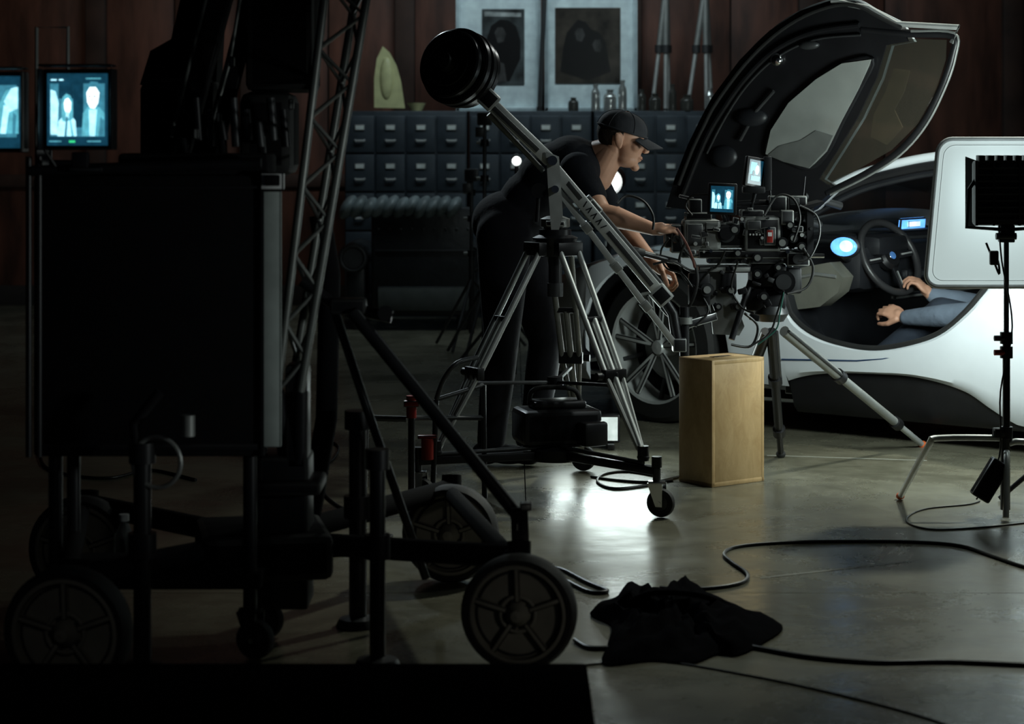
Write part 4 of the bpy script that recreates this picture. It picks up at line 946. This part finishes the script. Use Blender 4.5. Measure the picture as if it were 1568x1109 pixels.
# =====================================================================  FLOOR CABLES AND BAG
def cables():
    def run(pts, r, nm='floor_cable'):
        b = B(nm); b.tube(smoothpts([G(u, v, r*1.0) for u, v in pts], 8), r, CABL, 8); b.finish()
    run([(1620, 880), (1568, 868), (1520, 852), (1470, 836), (1400, 830), (1300, 829), (1200, 831), (1130, 837), (1109, 848), (1122, 862), (1144, 878), (1140, 890), (1110, 898), (1060, 902), (1010, 900)], .0055)
    run([(880, 980), (905, 992), (960, 990), (1040, 985), (1120, 985), (1165, 993), (1240, 1006), (1340, 1014), (1450, 1013), (1568, 1018), (1640, 1022)], .006)
    run([(1620, 795), (1568, 801), (1500, 808), (1430, 811), (1392, 802), (1392, 790), (1420, 779), (1480, 773), (1500, 768)], .003)
    run([(880, 1020), (1000, 1012), (1150, 1035), (1290, 1065), (1420, 1100), (1500, 1130)], .0025)
    run([(800, 860), (850, 880), (900, 905), (930, 905), (900, 892), (860, 872), (830, 868)], .006)
    run([(1000, 728), (960, 722), (925, 726), (915, 738), (940, 748), (985, 744), (1030, 735)], .005)
    run([(905, 730), (950, 736), (1000, 738), (1040, 730)], .005)
    run([(480, 688), (500, 676), (518, 684), (510, 704), (488, 716), (482, 730), (500, 760), (530, 780), (560, 775)], .005)
    run([(60, 690), (70, 715), (110, 728), (170, 732), (230, 720), (300, 735)], .006)
    run([(450, 800), (470, 830), (500, 850), (560, 840), (600, 820)], .006)
cables()
def sandbag():
    b = B('black_sandbag')
    pts = [(903, 936), (940, 917), (962, 893), (1000, 908), (1052, 893), (1075, 908), (1130, 930), (1198, 955), (1168, 982), (1130, 1000), (1100, 998), (1060, 1012), (1000, 1008), (925, 1014), (930, 985), (935, 955)]
    base = smoothpts([G(u, v, .01) for u, v in pts], 5, True); c = sum(base, V((0, 0, 0)))/len(base); N = 12; rows = []
    for i in range(N+1):
        t = i/N; r = []
        for k, p in enumerate(base+[base[0]]):
            q = c.lerp(p, 1-t); kk = k % len(base)
            q.z = .006+.065*(1-(1-t)**2.6)**.7*(.8+.2*math.sin(kk*2*math.pi*4/len(base)+t*3))+.018*math.sin(kk*2*math.pi*9/len(base)+i*1.3)*t*(1-t)*3+.008*math.sin(kk*2*math.pi*15/len(base)-i)*(1-t)*t*3
            r.append(q)
        rows.append(r)
    b.grid(rows, DUV); b.poly([V((p.x, p.y, .003)) for p in base][::-1], DUV)
    b.tube(smoothpts([c+V((-.12, .02, .05)), c+V((-.05, -.0, .08)), c+V((.06, .0, .075)), c+V((.13, .02, .05))], 6), .008, DUV)
    b.finish()
sandbag()

# =====================================================================  FOREGROUND CRANE BASE AND MONITOR CART
def bigwheel(b, c, r, w, ax, ns=5):
    c = V(c); ax = V(ax).normalized(); M = axis_mat(c, ax)
    b.lathe([(r*.80, -w/2), (r*.94, -w/2), (r, -w*.25), (r, w*.25), (r*.94, w/2), (r*.86, w/2), (r*.84, w*.3)], c, ax, RUB, 48, closed=True)
    b.lathe([(r*.86, w*.40), (r*.82, w*.46), (r*.78, w*.46), (r*.76, w*.15)], c, ax, WHEELW, 48)
    b.lathe([(r*.78, w*.12), (r*.2, w*.12), (.001, w*.12)], c, ax, WHEELW, 40); b.lathe([(r*.78, -w*.3), (.001, -w*.3)], c, ax, BLK, 40)
    for k in range(ns):
        a = k*2*math.pi/ns+.35; b.beam(M @ V((r*.2*math.cos(a), r*.2*math.sin(a), w*.24)), M @ V((r*.79*math.cos(a), r*.79*math.sin(a), w*.24)), r*.10, w*.3, WHEELW, up=ax, bev=.003)
    b.torus(c+ax*w*.30, ax, r*.30, r*.035, WHEELW, 30, 8); b.torus(c+ax*w*.2, ax, r*.72, r*.02, DGR, 40, 6)
    b.lathe([(.001, w*.75), (r*.10, w*.72), (r*.13, w*.55), (r*.2, w*.4), (r*.22, w*.2)], c, ax, WHEELW, 24)
    for k in range(5): a = k*2*math.pi/5+.7; b.cyl(M @ V((r*.24*math.cos(a), r*.24*math.sin(a), w*.25)), M @ V((r*.24*math.cos(a), r*.24*math.sin(a), w*.38)), r*.03, DGR, seg=8)
def crane():
    b = B('camera_crane_dolly')
    Ws = [((795, 938), 5.22, .143), ((690, 812), 6.28, .143), ((105, 966), 4.98, .152), ((125, 845), 6.0, .15)]
    cs = []
    for (u, v), d, r in Ws:
        c = S(u, 0, d); c.z = r+.001; cs.append(c); bigwheel(b, c, r, .075, (-.14, -1, 0), 5)
    z = .26
    for i, j in ((0, 1), (2, 3)):
        a = V((cs[i].x-.02, cs[i].y+.08, z)); c = V((cs[j].x-.02, cs[j].y+.12, z)); b.tube([a, c], .024, BLKM, 12)
        for k in (i, j): b.tube([V((cs[k].x, cs[k].y+.06, cs[k].z)), V((cs[k].x, cs[k].y+.1, z+.04))], .03, BLKM, 12); b.cyl(cs[k], cs[k]+V((.01, .1, 0)), .02, BLK)
    hub = V((-.66, 5.6, .25))
    for k in range(4): b.tube([V((cs[k].x, cs[k].y+.1, z)), hub], .03, BLKM, 14)
    b.box(hub+V((0, 0, -.02)), (.34, .34, .12), BLKM, Matrix.Rotation(.2, 3, 'Z'), .02)
    b.pbox(396, 700, 472, 935, 5.5, .16, BLK, .01); b.pbox(380, 740, 490, 760, 5.45, .2, BLK, .008); b.pbox(372, 850, 398, 880, 5.45, .1, DGR, .006)
    for u, v0, v1, d, r in ((218, 690, 1000, 5.2, .022), (548, 640, 905, 5.7, .024), (578, 700, 1010, 5.25, .02)):
        p0 = S(u, v0, d); p1 = V((p0.x, p0.y, .03)); b.cyl(p1, p0, r, BLK); b.cyl(p0-V((0, 0, .03)), p0+V((0, 0, .02)), r*1.5, BLK); b.lathe([(.001, 0), (.06, 0), (.05, .02), (.001, .03)], V((p0.x, p0.y, .002)), (0, 0, 1), DGR, 20)
        m = p0.lerp(p1, .45); b.cyl(m-V((0, 0, .03)), m+V((0, 0, .03)), r*1.6, BLK)
    b.torus(S(240, 708, 5.18), (0.2, 1, 0), .062, .006, ALUD, 28, 8); b.cyl(S(288, 668, 5.15), S(288, 636, 5.15), .017, ALUD)
    b.tube([S(245, 600, 5.2), S(205, 650, 5.2), S(212, 700, 5.2)], .014, BLK)
    MST = mat('mast_grey', (0.17, 0.18, 0.17), 0.4, 0.4)
    tA, bA = S(500, -30, 5.5), S(424, 600, 5.5); tB, bB = S(566, -30, 5.5), S(460, 600, 5.5); tC, bC = S(548, -30, 5.75), S(446, 600, 5.72)
    for t, q in ((tA, bA), (tB, bB), (tC, bC)): b.tube([t, q], .0115, MST, 10)
    N = 6
    for k in range(N):
        t0, t1 = k/N, (k+.5)/N; t2 = (k+1)/N
        b.tube([tA.lerp(bA, t0), tB.lerp(bB, t1), tA.lerp(bA, t2)], .0065, MST, 8)
        b.tube([tB.lerp(bB, t0), tC.lerp(bC, t1), tB.lerp(bB, t2)], .005, BLK, 6); b.tube([tA.lerp(bA, t0), tC.lerp(bC, t1)], .005, BLK, 6)
    b.tube([bA, S(440, 720, 5.55)], .02, BLK); b.tube([bB, S(456, 860, 5.55)], .022, BLK); b.pbox(436, 560, 470, 720, 5.5, .12, BLK, .01)
    b.tube([S(508, 462, 5.6), S(560, 620, 5.6), S(652, 885, 5.75)], .012, BLK, 10)
    b.tube([S(540, 478, 5.55), S(795, 792, 5.45)], .018, BLK, 12)
    b.tube([S(462, 430, 5.6), S(515, 468, 5.6), S(600, 486, 5.6)], .016, BLK, 10); b.pbox(505, 458, 560, 482, 5.55, .06, BLK, .008); b.cyl(S(590, 480, 5.53), S(590, 480, 5.6), .02, BLK)
    b.beam(S(795, 780, 5.45), S(798, 862, 5.4), .045, .05, BLK, up=(0, 1, 0)); b.box(S(805, 775, 5.42), (.03, .04, .02), ALUD); b.box(S(792, 815, 5.41), (.008, .01, .05), LEA)
    b.tube([S(798, 862, 5.4), V((cs[0].x, cs[0].y+.08, z+.03))], .022, BLK)
    b.beam(S(345, -40, 5.9), S(262, 262, 5.75), .07, .09, BLKM, up=(0, 1, 0)); b.tube([S(322, -30, 5.85), S(262, 210, 5.7)], .006, MST); b.beam(S(395, -40, 5.9), S(318, 262, 5.8), .05, .05, BLKM, up=(0, 1, 0)); b.tube([S(372, -30, 5.7), S(352, 95, 5.7), S(322, 200, 5.7)], .005, MST)
    b.pbox(375, -60, 480, 140, 5.8, .22, BLKM, .02); b.pbox(365, 140, 448, 270, 5.75, .2, BLKM, .03); b.pbox(212, 120, 330, 262, 5.9, .15, BLKM, .03)
    b.prism([S(u, v, 6.0) for u, v in ((214, 130), (230, 78), (262, 60), (285, -40), (340, -40), (330, 140))], (0, .12, 0), BLKM)
    for k in range(8): u = 300+k*19; b.cyl(S(u, 150+18*(k % 3), 5.68), S(u+5, 215+10*(k % 2), 5.68), .012, random.choice((BLK, DGR)))
    for u, v in ((355, 95), (446, 160), (335, 180), (300, 205)): b.box(S(u, v, 5.66), (.014, .02, .03), ALUD)
    for u in (280, 340, 400): b.tube([S(u, 210, 5.7), S(u+4, 268, 5.66)], .012, BLK)
    b.tube([S(490, 330, 5.8), S(505, 420, 5.8), S(500, 640, 5.8), S(470, 820, 5.8)], .03, BLKM, 10)
    b.finish()
    p = B('low_platform_deck')
    x0, x1 = -1.6, .172
    p.box(((x0+x1)/2, 4.42, .055), (x1-x0, .9, .10), DUV, None, .008)
    for x in (-1.3, -.6, .05): p.box((x, 4.42, .106), (.05, .86, .004), DUV, None, .001)
    p.finish()
crane()
def moncart():
    b = B('monitor_cart'); d = 5.3
    b.pbox(50, 268, 400, 700, d, .30, BLKM, .012)
    b.pbox(401, 292, 430, 686, d-.004, .02, GREYB, .003); b.pbox(398, 264, 434, 292, d-.012, .03, WHT, .004); b.pbox(405, 268, 428, 285, d-.02, .012, BLK, .003)  # grey strip paints the light on the case's side edge
    b.pbox(398, 280, 404, 700, d-.01, .03, BLK, .002)
    for u in (44, 60): b.tube([S(u, 240, d-.02), S(u, 700, d-.02)], .008, BLK)
    b.tube([S(44, 262, d-.02), S(400, 250, d-.02)], .014, BLK); b.pbox(180, 235, 410, 270, d+.02, .2, BLKM, .01)
    b.pbox(60, 285, 395, 289, d-.006, .01, BLK, .001); b.pbox(60, 680, 395, 690, d-.006, .01, BLK, .001)
    for x in (S(80, 0, d).x, S(380, 0, d).x):
        for y in (d+.04, d+.26):
            b.cyl((x, y, .10), (x, y, S(0, 698, d).z), .018, BLK); caster(b, x, y, .13, .05, BLK)
    b.box((S(230, 0, d).x, d+.15, .2), (.55, .28, .04), BLKM)
    pt = lambda u, v: S(u, v, 5.45)
    b.tube([pt(56, 270), pt(56, 42), pt(104, 42), pt(104, 120)], .005, ALUD, 8); b.pbox(54, 228, 78, 262, 5.42, .02, WHT, .004); b.pbox(78, 245, 118, 262, 5.42, .02, WHT, .004)
    b.finish()
    m = B('field_monitor'); c = S(122, 168, 5.25)
    monitor(m, c, .152, .178, Matrix.Rotation(-.06, 3, 'Z'), FIG, .04, BLK)
    m.box(c+V((0, -.03, .108)), (.18, .07, .006), BLKM); 
    for s in (-1, 1): m.box(c+V((s*.09, -.03, .0)), (.006, .07, .2), BLKM)
    m.box(c+V((0, .01, -.125)), (.04, .03, .04), BLK); m.cyl(S(128, 238, 5.28), S(128, 262, 5.3), .012, DGR); m.pbox(105, 256, 155, 264, 5.25, .05, DGR, .004)
    m.tube(smoothpts([S(72, 130, 5.25), S(58, 160, 5.24), S(62, 215, 5.24), S(85, 255, 5.26)], 5), .004, CABL)
    m.finish()
    m = B('field_monitor'); c = S(-22, 172, 5.25)
    monitor(m, c, .178, .178, Matrix.Rotation(.05, 3, 'Z'), [('q', (-.8, -.7, .9, .75), E_MID), ('p', [(.3, -.6), (.95, -.6), (.95, .7), (.6, .6), (.35, .1)], E_TEAL), ('p', [(.55, .3), (.75, .66), (.93, .7), (.93, .1), (.7, .0)], E_CY), ('p', [(.45, -.6), (.6, -.6), (.7, .1), (.55, .2)], E_CY), ('p', [(.78, -.6), (.86, -.6), (.9, -.1), (.8, .0)], E_MID), ('q', (.3, -.9, .8, -.8), E_DARK)], .04, BLK)
    m.box(c+V((0, -.03, .108)), (.21, .07, .006), ALUD); m.box(c+V((.103, -.03, 0)), (.006, .07, .2), ALUD)
    m.cyl((c.x, c.y+.02, .02), (c.x, c.y+.02, c.z-.09), .02, BLK); m.lathe([(.001, 0), (.2, 0), (.18, .02), (.001, .03)], (c.x-.05, c.y+.02, .002), (0, 0, 1), BLK, 24)
    m.finish()
    o = S(190, 872, 5.75); bt = B('water_bottle'); bt.lathe([(.001, 0), (.026, 0), (.028, .02), (.028, .09), (.012, .12), (.012, .135), (.001, .135)], o, (0, 0, 1), CLR, 20); bt.cyl(o+V((0, 0, .132)), o+V((0, 0, .15)), .014, WHT); bt.finish()
moncart()
def clamps():
    b = B('folding_handle_stand')
    b.tube(smoothpts([S(668, 612, 7.6), S(680, 580, 7.6), S(700, 556, 7.6), S(730, 548, 7.7)], 4), .009, DGR); b.tube([S(668, 612, 7.6), S(740, 590, 7.7)], .008, DGR)
    b.tube([S(560, 640, 7.4), S(622, 642, 7.4)], .011, DGR); b.cyl(S(630, 606, 7.4), S(630, 640, 7.4), .018, RED); b.pbox(618, 614, 642, 624, 7.38, .03, RED, .004)
    b.tube([S(630, 640, 7.4), V((S(630, 0, 7.4).x, 7.4, .01))], .012, BLK); b.tube([S(560, 640, 7.4), V((S(556, 0, 7.4).x, 7.4, .01))], .012, BLK); b.tube([S(668, 612, 7.6), V((S(662, 0, 7.6).x, 7.6, .01))], .010, BLK)
    b.tube([S(740, 590, 7.7), V((S(742, 0, 7.7).x, 7.7, .01))], .010, BLK); b.tube([S(630, 640, 7.4), S(668, 640, 7.6), S(740, 640, 7.7)], .009, BLK)
    b.finish()
clamps()

# =====================================================================  LIGHTS
def area(name, loc, tgt, w, h, e, col=(1, 1, 1), spread=None):
    L = bpy.data.lights.new(name, 'AREA'); L.shape = 'RECTANGLE'; L.size = w; L.size_y = h; L.energy = e; L.color = col
    if spread: L.spread = spread
    o = bpy.data.objects.new(name, L); o.location = loc; o.rotation_euler = (V(tgt)-V(loc)).to_track_quat('-Z', 'Y').to_euler(); scene.collection.objects.link(o); return o
def spot(name, loc, tgt, e, ang, col=(1, 1, 1), size=.1, blend=.5):
    L = bpy.data.lights.new(name, 'SPOT'); L.energy = e; L.spot_size = math.radians(ang); L.color = col; L.shadow_soft_size = size; L.spot_blend = blend
    o = bpy.data.objects.new(name, L); o.location = loc; o.rotation_euler = (V(tgt)-V(loc)).to_track_quat('-Z', 'Y').to_euler(); scene.collection.objects.link(o); return o
COOL = (.86, 1.0, .96)
area('softlight_key', (1.80, 7.82, 1.05), (1.75, 9.1, .65), .48, .42, 24, COOL)
spot('overhead_right_spot', (3.0, 9.4, 3.9), (1.45, 7.5, .1), 460, 48, (.94, 1, .88), .12)
spot('back_rim_spot', (-1.6, 12.5, 3.9), (.25, 8.1, 1.0), 320, 22, (.8, .95, 1), .2)
spot('front_grip_spot', (2.9, 5.2, 2.6), (.35, 7.9, .95), 75, 24, (.9, 1, .97), .1, .8)
spot('face_fill', (1.7, 10.2, 2.9), (.45, 8.4, 1.2), 34, 36, (.95, 1, .95), .1)  # added lamp lifting the operator's face and arms
area('floor_glare_fill', (.38, 8.93, .34), (.42, 7.2, .02), .46, .24, 3.6, COOL)  # added lamp for the floor glare, larger than the glowing panel
area('wall_wash', (.3, 13.9, 3.9), (.3, 16.2, 1.6), 3.2, .5, 38, (.78, .95, 1))
spot('warm_wall_spot', (-3.0, 13.5, 3.9), (-2.6, 17, 2.0), 22, 60, (1, .8, .6), .2)
area('door_kick', (2.6, 7.6, 2.9), (1.2, 9.0, 1.5), .6, .6, 10, COOL)
spot('cart_edge_fill', (2.2, 3.8, 1.0), (-.60, 5.3, 1.0), 62, 28, (.9, 1, .97), .1, .8)  # added off-camera fill for the grey cart strip
spot('dolly_wheel_fill', (1.5, 3.0, .75), (-.05, 5.5, .17), 8, 18, (1, .97, .88), .1, .8)  # added front fill so the dolly wheel faces show
spot('dolly_left_fill', (-.2, 2.6, 1.3), (-1.12, 5.3, .2), 3, 24, (1, .97, .9), .1, .8)  # added weak fill on the left dolly wheels
scene.world = bpy.data.worlds.new('World'); scene.world.use_nodes = True
scene.world.node_tree.nodes['Background'].inputs[0].default_value = (.35, .45, .6, 1); scene.world.node_tree.nodes['Background'].inputs[1].default_value = .014

# =====================================================================  CAMERA
cam = bpy.data.cameras.new('camera'); co = bpy.data.objects.new('camera', cam); scene.collection.objects.link(co)
co.location = (0, 0, CAMH); co.rotation_euler = (math.radians(90), 0, 0)
cam.sensor_width = 36; cam.lens = 36*FPX/1568; cam.shift_y = -334.5/1568
cam.dof.use_dof = True; cam.dof.focus_distance = 8.0; cam.dof.aperture_fstop = 4.0
scene.camera = co
scene.view_settings.view_transform = 'Standard'
scene.view_settings.look = 'None'
